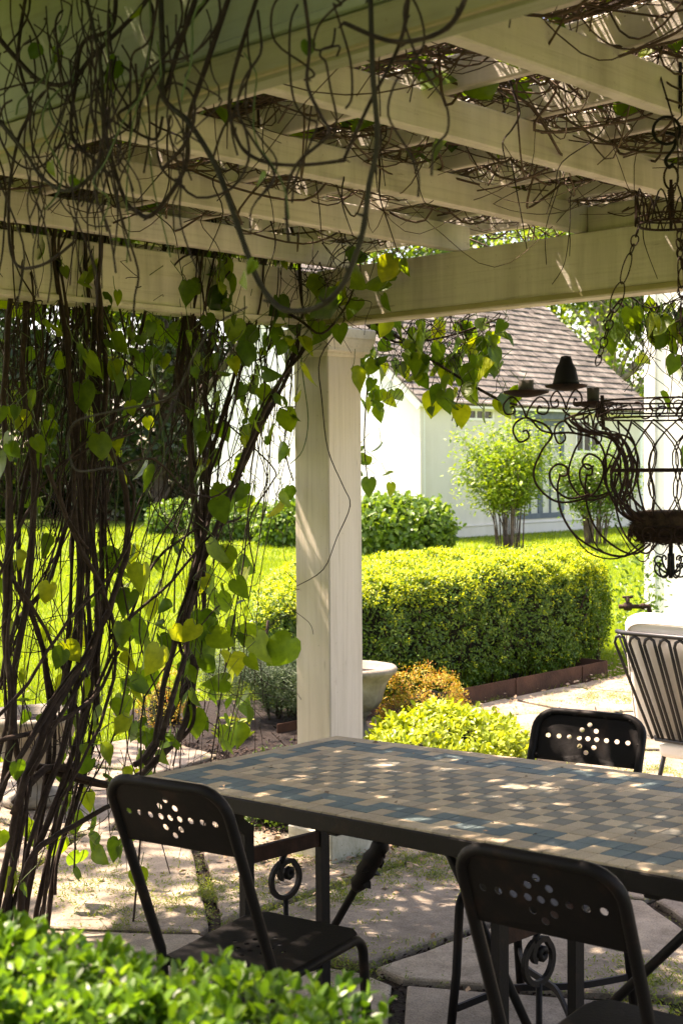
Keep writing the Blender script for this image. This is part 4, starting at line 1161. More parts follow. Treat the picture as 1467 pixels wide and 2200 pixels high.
# local frame: x along the back (AV), y forward (BV)
tL = onz(1318, 1352, .765); bL = onz(1396, 1586, .33)
LW = .74
lean = (tL - bL); 
X_, Y_ = AV, BV
def lp(x, y, z): return np.array([x, y, z])
oxy = bL.copy(); oxy[2] = .028
lc.location = tuple(oxy); lc.rotation_euler = (0, 0, math.atan2(AV[1], AV[0]))
dx, dyb = float((tL - bL) @ AV), float((tL - bL) @ BV)
zt_, zb_ = .825 - .028, .33 - .028
def lb(pts, r, name, n=7): mb = MB(); mb.tube(pts, r, n); return mb.build(name, 'black', lc)
flare = min(max(-dx, .02), .10) + .035; dyb = -max(.10, min(.30, -dyb))
lb([(-flare, dyb + .62, zt_ - .17), (-flare - .01, dyb + .3, zt_ - .05), (-flare, dyb + .03, zt_), (-flare + .05, dyb - .005, zt_), (LW + flare - .05, dyb - .005, zt_), (LW + flare, dyb + .03, zt_), (LW + flare + .01, dyb + .3, zt_ - .05), (LW + flare, dyb + .62, zt_ - .17)], .011, 'top_rail')
lb([(0, .66, zb_ + .03), (0, .04, zb_), (.03, 0, zb_), (LW - .03, 0, zb_), (LW, .04, zb_), (LW, .66, zb_ + .03)], .010, 'seat_rail')
nr_ = 13
for k in range(nr_):
    u = (k + .5) / nr_
    t0 = np.array([-flare + (LW + 2 * flare) * u, dyb - .005, zt_ - .012]); b0 = np.array([LW * u, .0, zb_])
    w_ = (LW + 2 * flare) / nr_ * .36; wl_ = LW / nr_ * .30
    pts = [b0 + (-wl_, 0, 0), t0 + (-w_, 0, -.035), t0 + (-w_ * .75, 0, -.012), t0 + (0, 0, -.001), t0 + (w_ * .75, 0, -.012), t0 + (w_, 0, -.035), b0 + (wl_, 0, 0)]
    lb(pts, .0078, 'back_rod', 6)
for k in range(9):
    y = .05 + k * .066
    for s, xx in ((0, 0), (1, LW)):
        xt = -flare - .008 if s == 0 else LW + flare + .008
        lb([(xx, y, zb_ + .003), (xt, dyb + .05 + k * .063, zt_ - .01 - .017 * k)], .006, 'side_rod', 6)
for x0, y0, x1, y1 in ((.06, .05, .02, .0), (LW - .06, .05, LW - .02, .0), (.06, .6, .0, .66), (LW - .06, .6, LW, .66), ):
    lb([(x0, y0, zb_ - .004), (x1, y1, 0)], .011, 'leg')
lb([(.06, .05, zb_ - .01), (LW - .06, .05, zb_ - .01)], .009, 'leg_rail')
def pillow(name, c, ax, ay, az, puff=.25):
    """a rounded box cushion with piping"""
    bm = bmesh.new(); bmesh.ops.create_cube(bm, size=2)
    bmesh.ops.subdivide_edges(bm, edges=list(bm.edges), cuts=9, use_grid_fill=True)
    for v in bm.verts:
        x, y, z = v.co
        ex = 1 - abs(x) ** 6 * .05 - abs(y) ** 8 * .02
        zz = z * (.72 + puff * (1 - abs(x) ** 3) * (1 - abs(y) ** 3)) if abs(z) > .5 else z * .8
        sc = 1 - .06 * abs(z) ** 4
        p = np.asarray(c) + np.asarray(ax) * x * sc + np.asarray(ay) * y * sc + np.asarray(az) * zz
        p = p + np.array([0, 0, .004 * mnoise.noise((x * 2.2, y * 2.2, z * 2 + 5))])
        v.co = p
    for f_ in bm.faces: f_.smooth = True
    me = bpy.data.meshes.new(name); bm.to_mesh(me); bm.free(); me.materials.append(M['cushion'])
    o = link(name, me, lc)
    md = o.modifiers.new('soft', 'SUBSURF'); md.levels = 1; md.render_levels = 1
    pts = []
    for t in range(33):
        a = 2 * math.pi * t / 32; x = math.copysign(abs(math.cos(a)) ** .22, math.cos(a)) * .955; y = math.copysign(abs(math.sin(a)) ** .22, math.sin(a)) * .955
        pts.append(np.asarray(c) + np.asarray(ax) * x + np.asarray(ay) * y + np.asarray(az) * .74)
    mb = MB(); mb.tube(pts, .005, 5, False); p_ = mb.build('piping', 'cushion', o)
    return o
bd = nrm(np.array([0, dyb, zt_ - zb_])); bn = nrm(np.cross((1, 0, 0), bd)); bn = bn if bn[1] > 0 else -bn
cc = np.array([LW / 2, .10, zb_ + .05]) + bd * .235 
pillow('back_cushion', cc, (LW / 2 + flare - .02, 0, 0), bd * .30, -bn * .10)
pillow('seat_cushion', (LW / 2, .38, zb_ + .06), (LW / 2 - .012, 0, 0), (0, .33, 0), (0, 0, .095))
pillow('seat_sling', (LW / 2, .33, zb_ - .045), (LW / 2 - .03, 0, 0), (0, .33, 0), (0, 0, .055), .1)

# ================================================================== URNS, PIPE
def urn_mesh():
    prof = [(.002, 0), (.15, 0), (.155, .02), (.15, .05), (.10, .06), (.075, .08), (.065, .12), (.075, .15), (.10, .165), (.085, .18), (.13, .205), (.155, .25), (.165, .30), (.185, .36), (.225, .41), (.245, .43), (.25, .45), (.24, .465), (.215, .468), (.20, .455), (.18, .42), (.10, .41), (.002, .41)]
    mb = MB(); k = len(prof); mb.lathe(prof, 32)
    mb.v = [(x * (1 + .035 * math.cos(8 * math.atan2(y, x)) * (.2 < z < .4)), y * (1 + .035 * math.cos(8 * math.atan2(y, x)) * (.2 < z < .4)), z + .003 * mnoise.noise((x * 20, y * 20, z * 20))) for x, y, z in mb.v]
    return mb.mesh('urn_body', 'urn')
um = urn_mesh()
for px_, py_, lab in ((762, 1588, 'pale stone urn filled with soil, half hidden behind the white post'), (75, 1722, 'pale stone urn standing behind the vine stems at the left edge')):
    w = onz(px_, py_, .03)
    u = tag(empty('urn', (w[0], w[1], .03)), lab, 'urn', 'stone urns flanking the garden path')
    link('bowl', um, u); u.scale = (1, 1, .91)
    mb = MB(); mb.lathe([(.002, .425), (.10, .43), (.185, .42), (.19, .40), (.002, .40)], 20); so = mb.build('soil', 'mulch', u)
w = onz(1335, 1303, .0); w = atd(1360, 1303, 13.0)
pp = tag(empty('pipe_fitting', (w[0], w[1], -.03)), 'rusty pipe fitting with a valve sticking out by the hedge end', 'pipe')
mb = MB(); z = w[2] + .03
mb.tube([(-.14, 0, z), (.05, 0, z)], .022, 10); mb.tube([(-.09, 0, z), (-.02, 0, z)], .04, 8); mb.tube([(-.055, 0, z), (-.055, 0, z + .09)], .02, 8)
mb.tube(smooth_path([(.05, 0, z), (.12, 0, z), (.15, 0, z - .03), (.155, 0, 0)], 4), .022, 10); mb.tube([(.075, 0, z), (.105, 0, z)], .032, 10)
mb.build('pipe', 'rust', pp)
mb = MB(); mb.tube([(-.105, 0, z + .09), (-.005, 0, z + .09)], .012, 8); mb.build('valve_handle', 'rust', pp)
# ================================================================== SHRUBS
def superell(n, c, R, e=2.6, top_only=False, rz=0.0, flat=None):
    """points and normals on a rounded block"""
    d = unit(n)
    k = (np.abs(d) ** e).sum(1) ** (-1 / e)
    p = d * k[:, None]
    nn = nrm(np.sign(p) * np.abs(p) ** (e - 1) / np.asarray(R))
    p = p * np.asarray(R)
    ca, sa = math.cos(rz), math.sin(rz); Rz = np.array([[ca, -sa, 0], [sa, ca, 0], [0, 0, 1]])
    return p @ Rz.T + np.asarray(c), nn @ Rz.T
def block_points(n, c, R, rz, e=5.0):
    """even points over a rounded block by rejection on area"""
    R = np.asarray(R); out = []; face = rng.choice(5, n, p=(lambda a: a / a.sum())(np.array([R[0] * R[1], R[0] * R[2], R[0] * R[2], R[1] * R[2], R[1] * R[2]])))
    u = rng.uniform(-1, 1, (n, 2)); q = np.zeros((n, 3))
    ax = {0: (2, 1), 1: (1, -1), 2: (1, 1), 3: (0, -1), 4: (0, 1)}
    for f_ in range(5):
        m_ = face == f_; a_, s_ = ax[f_]; o_ = [i for i in range(3) if i != a_]
        q[m_, a_] = s_; q[m_, o_[0]] = u[m_, 0]; q[m_, o_[1]] = u[m_, 1]
    k = (np.abs(q) ** e).sum(1) ** (-1 / e); p = q * k[:, None]
    nn = nrm(np.sign(p) * np.abs(p) ** (e - 1) / R); p = p * R
    ca, sa = math.cos(rz), math.sin(rz); Rz = np.array([[ca, -sa, 0], [sa, ca, 0], [0, 0, 1]])
    return p @ Rz.T + np.asarray(c), nn @ Rz.T
def lump(P, N_, amp, sc, seed=0.0):
    k = np.array([mnoise.noise((p[0] * sc + seed, p[1] * sc, p[2] * sc)) for p in P])
    return P + N_ * (k * amp)[:, None]
def sprigs(P, N_, per, size, spread, back):
    """leaves round sprig tips"""
    n = len(P) * per
    i = np.repeat(np.arange(len(P)), per)
    ax = nrm(N_ + rng.normal(0, .55, N_.shape))
    t = rng.uniform(-1, .25, n)
    Q = P[i] + ax[i] * (t * back)[:, None] + rng.normal(0, spread, (n, 3))
    d = nrm(ax[i] * rng.uniform(.1, 1.0, n)[:, None] + unit(n) * .9)
    nn = nrm(N_[i] + unit(n) * .8 + ZV * .35)
    S = rng.uniform(.6, 1.15, n) * size
    return Q, frames(d, nn), S, t
hz = -(math.pi / 2 - TH) + 0
HZ_ = math.atan2(BV[1], BV[0])
def hedge(name, label, quad, h, count, tips, grp=None):
    # quad: front left, front right, back right, back left (plan)
    FL_, FR_, BR_, BL_ = [np.array(q, float) for q in quad]
    c2 = (FL_ + FR_ + BR_ + BL_) / 4; c = np.array([c2[0], c2[1], h / 2 + .03])
    R = (np.linalg.norm(FR_ - FL_) / 2, (np.linalg.norm(FL_ - BL_) + np.linalg.norm(FR_ - BR_)) / 4, h / 2)
    def plan(P, Nn):
        u = P[:, 0] / R[0]; v = P[:, 1] / R[1]
        q = ((1 - u) * (1 - v))[:, None] * FL_ + ((1 + u) * (1 - v))[:, None] * FR_ + ((1 + u) * (1 + v))[:, None] * BR_ + ((1 - u) * (1 + v))[:, None] * BL_
        eu = nrm(FR_ - FL_); ev = np.array([-eu[1], eu[0]])
        n2 = Nn[:, :1] * eu + Nn[:, 1:2] * ev
        return np.c_[q / 4, P[:, 2] + c[2]], np.c_[n2, Nn[:, 2]]
    t = tag(empty(name, (c[0], c[1], 0)), label, 'hedge', grp)
    off = -np.array([c[0], c[1], 0])
    P, Nn = plan(*block_points(count, (0, 0, 0), R, 0.0, 6.0))
    P = lump(P, Nn, .07, 3.2); P = lump(P, Nn, .035, 9.0, 4)
    vis = (((P - CO) * Nn).sum(1) < 3.0) | (Nn[:, 2] > .3) | (rng.random(len(P)) < .5)
    P, Nn = P[vis], Nn[vis]
    Q, Rm, S, tt = sprigs(P, Nn, 7, .029, .013, .06)
    o = link('foliage', scatter('foliage', OVAL2, Q + off, Rm, np.c_[S * .95, S, S], 'hedge_leaf'), t); tag(o, kind='stuff')
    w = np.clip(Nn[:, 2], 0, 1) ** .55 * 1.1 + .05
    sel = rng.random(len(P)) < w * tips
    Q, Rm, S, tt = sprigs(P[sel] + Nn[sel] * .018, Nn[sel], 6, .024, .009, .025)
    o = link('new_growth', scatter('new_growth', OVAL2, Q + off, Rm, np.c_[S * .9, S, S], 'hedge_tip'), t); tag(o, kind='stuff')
    # twiggy inside
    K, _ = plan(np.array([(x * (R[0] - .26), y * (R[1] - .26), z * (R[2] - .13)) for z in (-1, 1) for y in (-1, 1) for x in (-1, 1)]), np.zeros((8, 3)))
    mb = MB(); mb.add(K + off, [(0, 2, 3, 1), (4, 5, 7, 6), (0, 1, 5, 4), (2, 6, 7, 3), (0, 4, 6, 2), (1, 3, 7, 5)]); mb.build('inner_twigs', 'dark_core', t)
    mb = MB()
    for k in range(90):
        u = rs.uniform(.03, .97); e_ = FL_ + (FR_ - FL_) * u; iw = nrm(BL_ - FL_)
        p = np.array([*(e_ + iw * rs.uniform(.14, .3)), 0.]); q = np.array([*(e_ + iw * rs.uniform(.05, .25) + rng.normal(0, .05, 2)), rs.uniform(.3, .7)])
        mb.tube(smooth_path([p, (p + q) / 2 + unit(1)[0] * .05, q], 3), rs.uniform(.004, .010), 5)
    mb.build('stem', 'bark', t, -np.array([c[0], c[1], 0]))
    return t
hedge('clipped_hedge', 'long clipped box hedge with bright yellow-green top behind the post', [(-.54, 7.98), (2.10, 10.76), (2.28, 12.3), (-.60, 10.7)], .84, 17500, .95)

def mound(name, label, cat, c, R, count, per, size, mat, base=OVAL2, e=2.3, lumpy=.12, core=.74, spread=.014, back=.05, wide=.95, group=None, cut=.5):
    t = tag(empty(name, (c[0], c[1], 0)), label, cat, group)
    off = -np.array([c[0], c[1], 0.])
    P, Nn = superell(count, c, R, e)
    P = lump(P, Nn, min(R) * lumpy, 2.2 / max(R)); P = lump(P, Nn, min(R) * lumpy * .7, 6 / max(R), 3)
    ok = (P[:, 2] > -.02) & (((P - CO) * Nn).sum(1) < cut * 6)
    P, Nn = P[ok], Nn[ok]
    Q, Rm, S, tt = sprigs(P, Nn, per, size, spread, back)
    o = link('foliage', scatter('foliage', base, Q + off, Rm, np.c_[S * wide, S, S], mat), t); tag(o, kind='stuff')
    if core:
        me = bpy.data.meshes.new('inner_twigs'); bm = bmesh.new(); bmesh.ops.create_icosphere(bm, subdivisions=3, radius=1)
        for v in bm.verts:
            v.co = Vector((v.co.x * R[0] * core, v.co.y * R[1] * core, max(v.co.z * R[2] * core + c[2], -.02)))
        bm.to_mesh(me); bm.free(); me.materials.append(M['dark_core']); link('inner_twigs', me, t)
    return t
w = onz(955, 1640, 0)
mound('lime_shrub', 'low mound of bright lime-green leaves just beyond the far table edge', 'shrub', (w[0] + .03, w[1] + .05, .05), (.41, .48, .205), 1500, 8, .042, 'lime_leaf', OVAL, 2.2, .22, .7, .018, .05, 1.0)
w = onz(895, 1585, 0)
mound('golden_shrub', 'golden orange tinted shrub between the stone urn and the hedge', 'shrub', (w[0] + .06, w[1] - .05, .12), (.28, .24, .29), 1500, 9, .020, 'gold_leaf', OVAL2, 1.7, .35, .6, .012, .05, .7)
w = onz(560, 1585, 0)
t_ = mound('juniper', 'spreading grey-green juniper on dark mulch left of the post', 'shrub', (w[0] + .05, w[1] + .25, .36), (.38, .33, .16), 2600, 14, .030, 'juniper', NEEDLE, 2.0, .7, .55, .024, .10, 1.0)
w = onz(600, 1790, 0)
mound('dark_shrub', 'small dark evergreen beside the plinth under the table edge', 'shrub', (w[0], w[1] + .1, .12), (.20, .18, .22), 500, 8, .022, 'hedge_leaf', OVAL2, 2.2, .25, .7)
w = onz(355, 1570, 0)
mound('golden_shrub', 'small golden shrub by the lawn edge behind the right vine stem', 'shrub', (w[0], w[1], .12), (.16, .16, .26), 500, 8, .020, 'gold_leaf', OVAL2, 1.8, .35, .6, .012, .05, .7)
w = onz(500, 1600, .02)
mound('leafy_perennial', 'small upright leafy plant at the edge of the mulch left of the post', 'plant', (w[0], w[1], .05), (.07, .07, .11), 26, 4, .11, 'weed', OVAL, 1.8, .3, 0, .02, .06, .5)
# big soft shrubs in front of the cottage
for (x, y, rx, rz_, lab) in [(862, 1196, .95, .98, 'broad leafy hydrangea bush below the cottage gable wall'), (640, 1178, .8, .80, 'leafy hydrangea bush directly left of the post on the lawn'), (510, 1165, 1.05, .72, 'wide leafy bush on the lawn seen through the right vine'), (385, 1150, .8, .70, 'rounded leafy bush farthest left in the lawn row')]:
    w = onz(x, y, -.03)
    mound('hydrangea_bush', lab, 'bush', (w[0], w[1] + rx, rz_ * .38), (rx, rx * .9, rz_ * .62), 1500, 6, .13, 'bush_leaf', OVAL, 2.4, .18, .78, .05, .16, 1.15, 'bushes in front of the cottage', 4)
def vase_shrub(name, label, x, y, h, r, z0, leaves, mat='shrub_leaf', nst=26, size=.085):
    w = onz(x, y, -.03); t = tag(empty(name, w), label, 'shrub')
    mb = MB(); tips = []
    for k in range(nst):
        an = rs.uniform(0, 6.283); lean = rs.random() ** .7
        p0 = np.array([.28 * math.cos(an) * rs.random(), .28 * math.sin(an) * rs.random(), 0])
        tipp = np.array([r * .8 * lean * math.cos(an), r * .8 * lean * math.sin(an), h * rs.uniform(.50, .98)])
        mid = p0 * .6 + tipp * .4; mid[2] = tipp[2] * .55; mid[:2] *= .8
        path = smooth_path([p0, mid, tipp], 4); mb.tube(path, list(np.linspace(.017, .005, len(path))), 5)
        tips.append(tipp); tips.append(mid * .35 + tipp * .65)
        for b in range(4):
            q = path[rs.choice([-3, -4, -5, -6])] + np.array([rs.gauss(0, .22), rs.gauss(0, .22), rs.uniform(.05, .4)]); mb.tube([path[-5], q], [.007, .0025], 4); tips.append(q)
    mb.build('stem', 'trunk', t)
    tips = np.array(tips); n = leaves
    c = tips[rng.integers(0, len(tips), n)]
    P = c + rng.normal(0, 1, (n, 3)) * np.array([.15, .15, .14]) * (r / 1.3) * rng.uniform(.6, 1.5, len(tips))[rng.integers(0, len(tips), n)][:, None]
    P[:, 2] = np.maximum(P[:, 2], h * z0 + rng.normal(0, .12, n))
    d = nrm(np.c_[rng.normal(size=(n, 2)), rng.normal(-.1, .5, n)]); nn = nrm(unit(n) * .7 + ZV)
    S = rng.uniform(.6, 1.25, n) * size
    tag(link('foliage', scatter('foliage', OVAL2, P, frames(d, nn), np.c_[S, S, S], mat), t), kind='stuff')
    return t
vase_shrub('flowering_shrub', 'tall vase shaped shrub with bare lower stems in front of the cottage door', 1095, 1180, 2.68, 1.25, .33, 10500)
vase_shrub('flowering_shrub', 'second vase shaped shrub behind the chandelier against the cottage wall', 1275, 1172, 2.15, 1.1, .15, 6500, 'bush_leaf')
w = onz(1100, 1184, -.02)
mb = MB(); V = [(1.15 * math.cos(a) * (1 + .12 * math.sin(3 * a)), .75 * math.sin(a), 0.0) for a in np.linspace(0, 6.283, 25)[:-1]] + [(0, 0, .07)]
mb.add(V, [(i, (i + 1) % 24, 24) for i in range(24)], True); o = mb.build('shrub_bed', 'mulch', None, (w[0], w[1], -.025)); tag(o, kind='structure')
# weedy tall plants beside the white house
w = atd(1362, 1300, 13.4)
mound('leafy_perennial', 'loose tall leafy plant beside the white house wall corner', 'plant', (w[0], w[1], .28), (.26, .3, .38), 130, 5, .06, 'bush_leaf', OVAL, 1.8, .4, 0, .05, .1, .8)

# ================================================================== TREES AND FAR SHRUBS
def tree(name, label, cat, base, h, rx, z0, leaves, size, mat, bark='trunk', trunk_r=.18, ncl=26, group=None, lean=(0, 0), clump=.30):
    base = np.asarray(base, float); t = tag(empty(name, base), label, cat, group)
    mb = MB(); top = np.array([lean[0], lean[1], h * .8])
    path = smooth_path([np.zeros(3), top * .35 + np.array([rs.gauss(0, .1), rs.gauss(0, .1), 0]), top * .7 + np.array([rs.gauss(0, .2), rs.gauss(0, .2), 0]), top], 4)
    mb.tube(path, list(np.linspace(trunk_r, trunk_r * .18, len(path))), 8)
    cl = []
    for k in range(ncl):
        an = rs.uniform(0, 6.283); zz = z0 + (h - z0) * rs.random() ** .9; q = (zz - z0) / (h - z0)
        rr = rx * math.sqrt(max(.05, 1 - (2 * q - .85) ** 2 * .8)) * rs.uniform(.25, 1.0)
        c = np.array([rr * math.cos(an) + lean[0] * q, rr * math.sin(an) + lean[1] * q, zz]); cl.append(c)
        s = path[min(len(path) - 2, max(1, int(len(path) * (zz / h) * .75)))]
        lp_ = smooth_path([s, (s + c) / 2 + np.array([0, 0, .12 * rx]), c], 3); mb.tube(lp_, list(np.linspace(trunk_r * .32, .012, len(lp_))), 5)
    mb.build('trunk', bark, t)
    cl = np.array(cl); n = leaves
    i = rng.integers(0, len(cl), n); sg = rx * clump * rng.uniform(.7, 1.3, len(cl))
    off = unit(n) * (rng.random(n) ** .45)[:, None] * sg[i][:, None] * np.array([1.25, 1.25, .8])
    P = cl[i] + off; P[:, 2] = np.maximum(P[:, 2], .05)
    nn = nrm(nrm(off) * .6 + unit(n) * .6 + ZV * .5); d = nrm(unit(n) + np.array([0, 0, -.3]))
    S = rng.uniform(.6, 1.2, n) * size
    tag(link('crown', scatter('crown', DIA, P, frames(d, nn), np.c_[S * 1.15, S, S], mat), t), kind='stuff')
    return t
TL_ = 'trees closing the far side of the garden'
tree('garden_tree', 'invented leafy tree behind the camera on the left, blocking skylight', 'tree', (-4.2, -3.6, -.03), 8, 3.4, .6, 13000, .2, 'tree_dark', 'trunk', .2, 40)  # invented, out of view: darkens the light from behind left
tree('garden_tree', 'unseen leafy tree straight behind the camera, added to block skylight', 'tree', (-.6, -5.4, -.03), 8, 3.2, .6, 13000, .2, 'tree_dark', 'trunk', .2, 40)  # added out of view to hold back low sky behind the camera
tree('garden_tree', 'made-up spreading tree out of view left of the camera, added for shade', 'tree', (-5.4, 2.0, -.03), 8.5, 3.3, 2.5, 15000, .17, 'tree_leaf', 'trunk', .2, 40)  # made up, never in view: shades the box bush and cuts left skylight
tree('garden_tree', 'unseen spreading tree left of the pergola, added to shade post and paving', 'tree', (-4.5, 7.3, -.03), 7.0, 2.2, 2.9, 3300, .15, 'tree_leaf', 'trunk', .14, 26)  # added out of view for dappled shade on the post and left paving
specs = [(-12.5, 43, 12, 4.2, .8, 'tree_dark', 'dark dense tree farthest left beyond the lawn'), (-8.8, 47, 13, 4.6, 1.2, 'tree_leaf', 'tall mid green tree second from left beyond the lawn'), (-5.5, 42, 10, 3.6, .5, 'tree_dark', 'dark evergreen tree left of the cottage beyond the lawn'),
         (-1.5, 50, 14, 5, 1.2, 'tree_leaf', 'tall tree rising behind the cottage gable'), (4.5, 54, 15, 5.5, 1.5, 'tree_leaf', 'tall spreading tree behind the cottage ridge'), (-16, 52, 14, 5, 1, 'tree_leaf', 'tall tree far out at the left beyond the lawn'),
         (17.5, 52, 14, 5.5, 1.5, 'tree_leaf', 'tall tree behind the white house'), (9.5, 58, 16, 5.5, 1.5, 'tree_dark', 'dark tall tree between cottage and white house')]
for (x, y, h, r, z0, mt, lab) in specs:
    tree('garden_tree', lab, 'tree', (x, y, -.03), h, r, z0, 15000, .27, mt, 'trunk', .26, 34, TL_)
tree('garden_tree', 'bright leafy tree with a leaning pale trunk behind the cottage roof end', 'tree', (*atd(1385, 900, 45.)[:2], -.03), 11.5, 4.4, 3.6, 15000, .21, 'shrub_leaf', 'birch', .30, 40, TL_, (-2.2, .5))
tree('garden_tree', 'second pale trunked leafy tree close to the white house corner', 'tree', (*atd(1394, 900, 42.)[:2], -.03), 11, 3.2, 5.0, 8000, .21, 'tree_leaf', 'birch', .30, 26, TL_, (.5, .3))
for (x, y, r, h, mt, lab) in [(300, 1100, 1.5, 2.3, 'blossom', 'pale flowering shrub on the left at the back of the lawn'), (420, 1092, 1.6, 2.6, 'blossom', 'large whitish flowering shrub at the back of the lawn'), (545, 1096, 1.4, 2.4, 'blossom', 'whitish flowering shrub next to the cottage gable'), (120, 1098, 1.8, 2.6, 'tree_dark', 'dark evergreen shrub at the far left back of the lawn'), (10, 1102, 1.6, 2.2, 'tree_leaf', 'green shrub at the left edge at the back of the lawn'), (340, 1098, .9, 1.0, 'hedge_leaf', 'low dark shrub below the pale flowering shrubs')]:
    w = onz(x, y, -.03); k = w[1]
    if k > 60 or k < 0: k = 50
    w = atd(x, y, 46.); 
    mound('garden_shrub', lab, 'shrub', (w[0], 46 + r * .5 + rs.uniform(-3, 2) * (mt != 'hedge_leaf') - (3 if mt == 'hedge_leaf' else 0), h * .42), (r, r * .9, h * .6), 1500, 6, .17, mt, DIA, 2.1, .3, .72, .09, .22, 1.1, 'shrubs along the back of the lawn', 9)
w0, w1 = atd(150, 1100, 43.), atd(640, 1100, 43.)
rw = tag(empty('retaining_edge', (w0[0], 43., -.03)), 'low rusty steel retaining edge at the back of the lawn', 'edging')
mb = MB(); mb.box(((w1[0] - w0[0]) / 2, 0, .17), ((w1[0] - w0[0]) / 2, 0, 0), (0, .01, 0), (0, 0, .17)); mb.build('edging_panel', 'steel_edge', rw)

# ================================================================== VINES
SIDE_A = -3.90
def on_side(x, y, off=0.0): return onplane(x, y, AV, SIDE_A + off)
FRB = 1.30
def on_front(x, y, off=0.0): return onplane(x, y, BV, FRB + off)
LEAVES = [np_mesh('heart_leaf', b[0], b[1], 'vine_leaf') for b in (HEART, HEART2, HEART3, HEART4, HEART5)]
def leaf_m4(P, d, nn, s):
    R3 = frames(np.array([d]), np.array([nn]))[0]
    return Matrix(((R3[0][0] * s, R3[0][1] * s, R3[0][2] * s, P[0]), (R3[1][0] * s, R3[1][1] * s, R3[1][2] * s, P[1]), (R3[2][0] * s, R3[2][1] * s, R3[2][2] * s, P[2]), (0, 0, 0, 1)))
def hang_leaf(parent, P, s, face=None, stalks=None):
    d = np.array([rs.gauss(0, .38), rs.gauss(0, .38), -1.0 if rs.random() < .75 else rs.gauss(-.1, .5)])
    if face is None: face = np.array([rs.gauss(0, 1), rs.gauss(0, 1) - .5, rs.gauss(.45, .4)])
    o = link('leaf', rs.choice(LEAVES), parent, mat4=Matrix.Translation(-np_loc(parent)) @ leaf_m4(P, d, face, s))
    if stalks is not None:
        stalks.tube(smooth_path([P + np.array([rs.gauss(0, .03), rs.gauss(0, .03), s * .5 + .03]), P + np.array([rs.gauss(0, .015), rs.gauss(0, .015), s * .25]), P], 3), .0014, 4, False)
    return o
def np_loc(o): return Vector(o.location)
def wander(p, q, amp, n=7, loops=0.0):
    p, q = np.asarray(p, float), np.asarray(q, float); L = np.linalg.norm(q - p); out = []
    ph = rs.uniform(0, 9); ax1, ax2 = unit(2)
    for k in range(n + 1):
        t = k / n; e = min(1.0, 5 * t * (1 - t))
        out.append(p + (q - p) * t + (ax1 * math.sin(ph + 5.3 * t) + ax2 * math.cos(ph * 1.7 + 8.1 * t)) * amp * e + np.array([rs.gauss(0, 1), rs.gauss(0, 1), rs.gauss(0, 1)]) * amp * .10 * e)
    return smooth_path(out, 4)
def rough_r(n, r0, r1):
    return [max(.0012, (r0 + (r1 - r0) * k / max(1, n - 1)) * (1 + .16 * mnoise.noise((k * .9, r0 * 900, 2.2)))) for k in range(n)]

def side_vine(label, mains, thin_xs, nthin, leafpx, root):
    w = onz(*root, .02); t = tag(empty('climbing_vine', (w[0], w[1], .02)), label, 'vine', 'climbing vines on the open side of the pergola')
    lo = -np.array([w[0], w[1], .02])
    for (pts, r, off) in mains:
        pts = pts + ([(pts[-1][0] + rs.gauss(0, 15), 430)] if pts[-1][1] < 720 else [])
        if pts[0][1] > 1790: pts = [(pts[0][0] - 25, 2075)] + pts
        path = smooth_path([on_side(x, y, off + .05 * mnoise.noise((x * .01, y * .01, r * 99))) for x, y in pts], 4)
        path = [p + unit(1)[0] * .004 for p in path]
        mb = MB(); mb.tube(path, rough_r(len(path), r * .82, r * .5), 7); mb.build('stem', 'bark', t, lo)
        for c_ in range(1 if r > .009 else 0):          # thinner stems twisting round the main one
            ph, tw, i0 = rs.uniform(0, 6.28), rs.uniform(.25, .6) * rs.choice((-1, 1)), rs.randint(0, 5)
            p2 = []
            for k_ in range(i0, len(path) - rs.randint(0, 8)):
                a_ = ph + tw * k_; rr2 = r * (1.5 + 1.4 * mnoise.noise((k_ * .23, ph, c_)))
                p2.append(path[k_] + BV * math.cos(a_) * rr2 + AV * math.sin(a_) * rr2)
            if len(p2) > 4:
                p2 = smooth_path(p2, 2); r2 = r * rs.uniform(.3, .6); mb = MB(); mb.tube(p2, rough_r(len(p2), r2, r2 * .6), 6); mb.build('stem', 'bark', t, lo)
    mb = MB(); mg = MB()
    for k in range(nthin):
        x0, s0, x1, s1 = rs.choice(thin_xs)
        ytop = rs.uniform(430, 545); ybot = rs.choice([rs.uniform(800, 1150), rs.uniform(900, 1400), rs.uniform(1450, 1880)])
        f_ = (ybot - 600) / 1250
        p = on_side(rs.gauss(x0, s0), ytop, rs.uniform(-.22, .08)); q = on_side(rs.gauss(x0 + (x1 - x0) * f_, (s0 + (s1 - s0) * f_) * 1.5), ybot, rs.uniform(-.25, .08))
        path = wander(p, q, rs.uniform(.045, .15), rs.randint(7, 10))
        r = rs.choice([.001, .0013, .0016, .002, .0025, .003, .0042])
        (mg if rs.random() < .10 else mb).tube(path, rough_r(len(path), r, r * .7), 5, False)
    for k in range(nthin // 2):       # crossing side shoots
        x0, s0, x1, s1 = rs.choice(thin_xs)
        y = rs.uniform(560, 1750); x = rs.gauss(x0, s0 * 1.5); p = on_side(x, y, rs.uniform(-.2, .08)); q = on_side(x + rs.gauss(0, 110), y + rs.uniform(-60, 190), rs.uniform(-.25, .12))
        path = wander(p, q, rs.uniform(.015, .06), 6); mb.tube(path, rough_r(len(path), .0017, .001), 4, False)
    o = mb.build('tendril', 'bark', t, lo); tag(o, kind='stuff')
    if mg.v: tag(mg.build('green_shoot', 'stem_green', t, lo), kind='stuff')
    sk = MB()
    for (x, y, s) in leafpx:
        P = on_side(x, y, rs.uniform(-.22, .16)); hang_leaf(t, P, s, None, sk)
    if sk.v: tag(sk.build('leaf_stalk', 'stem_green', t, lo), kind='stuff')
    return t
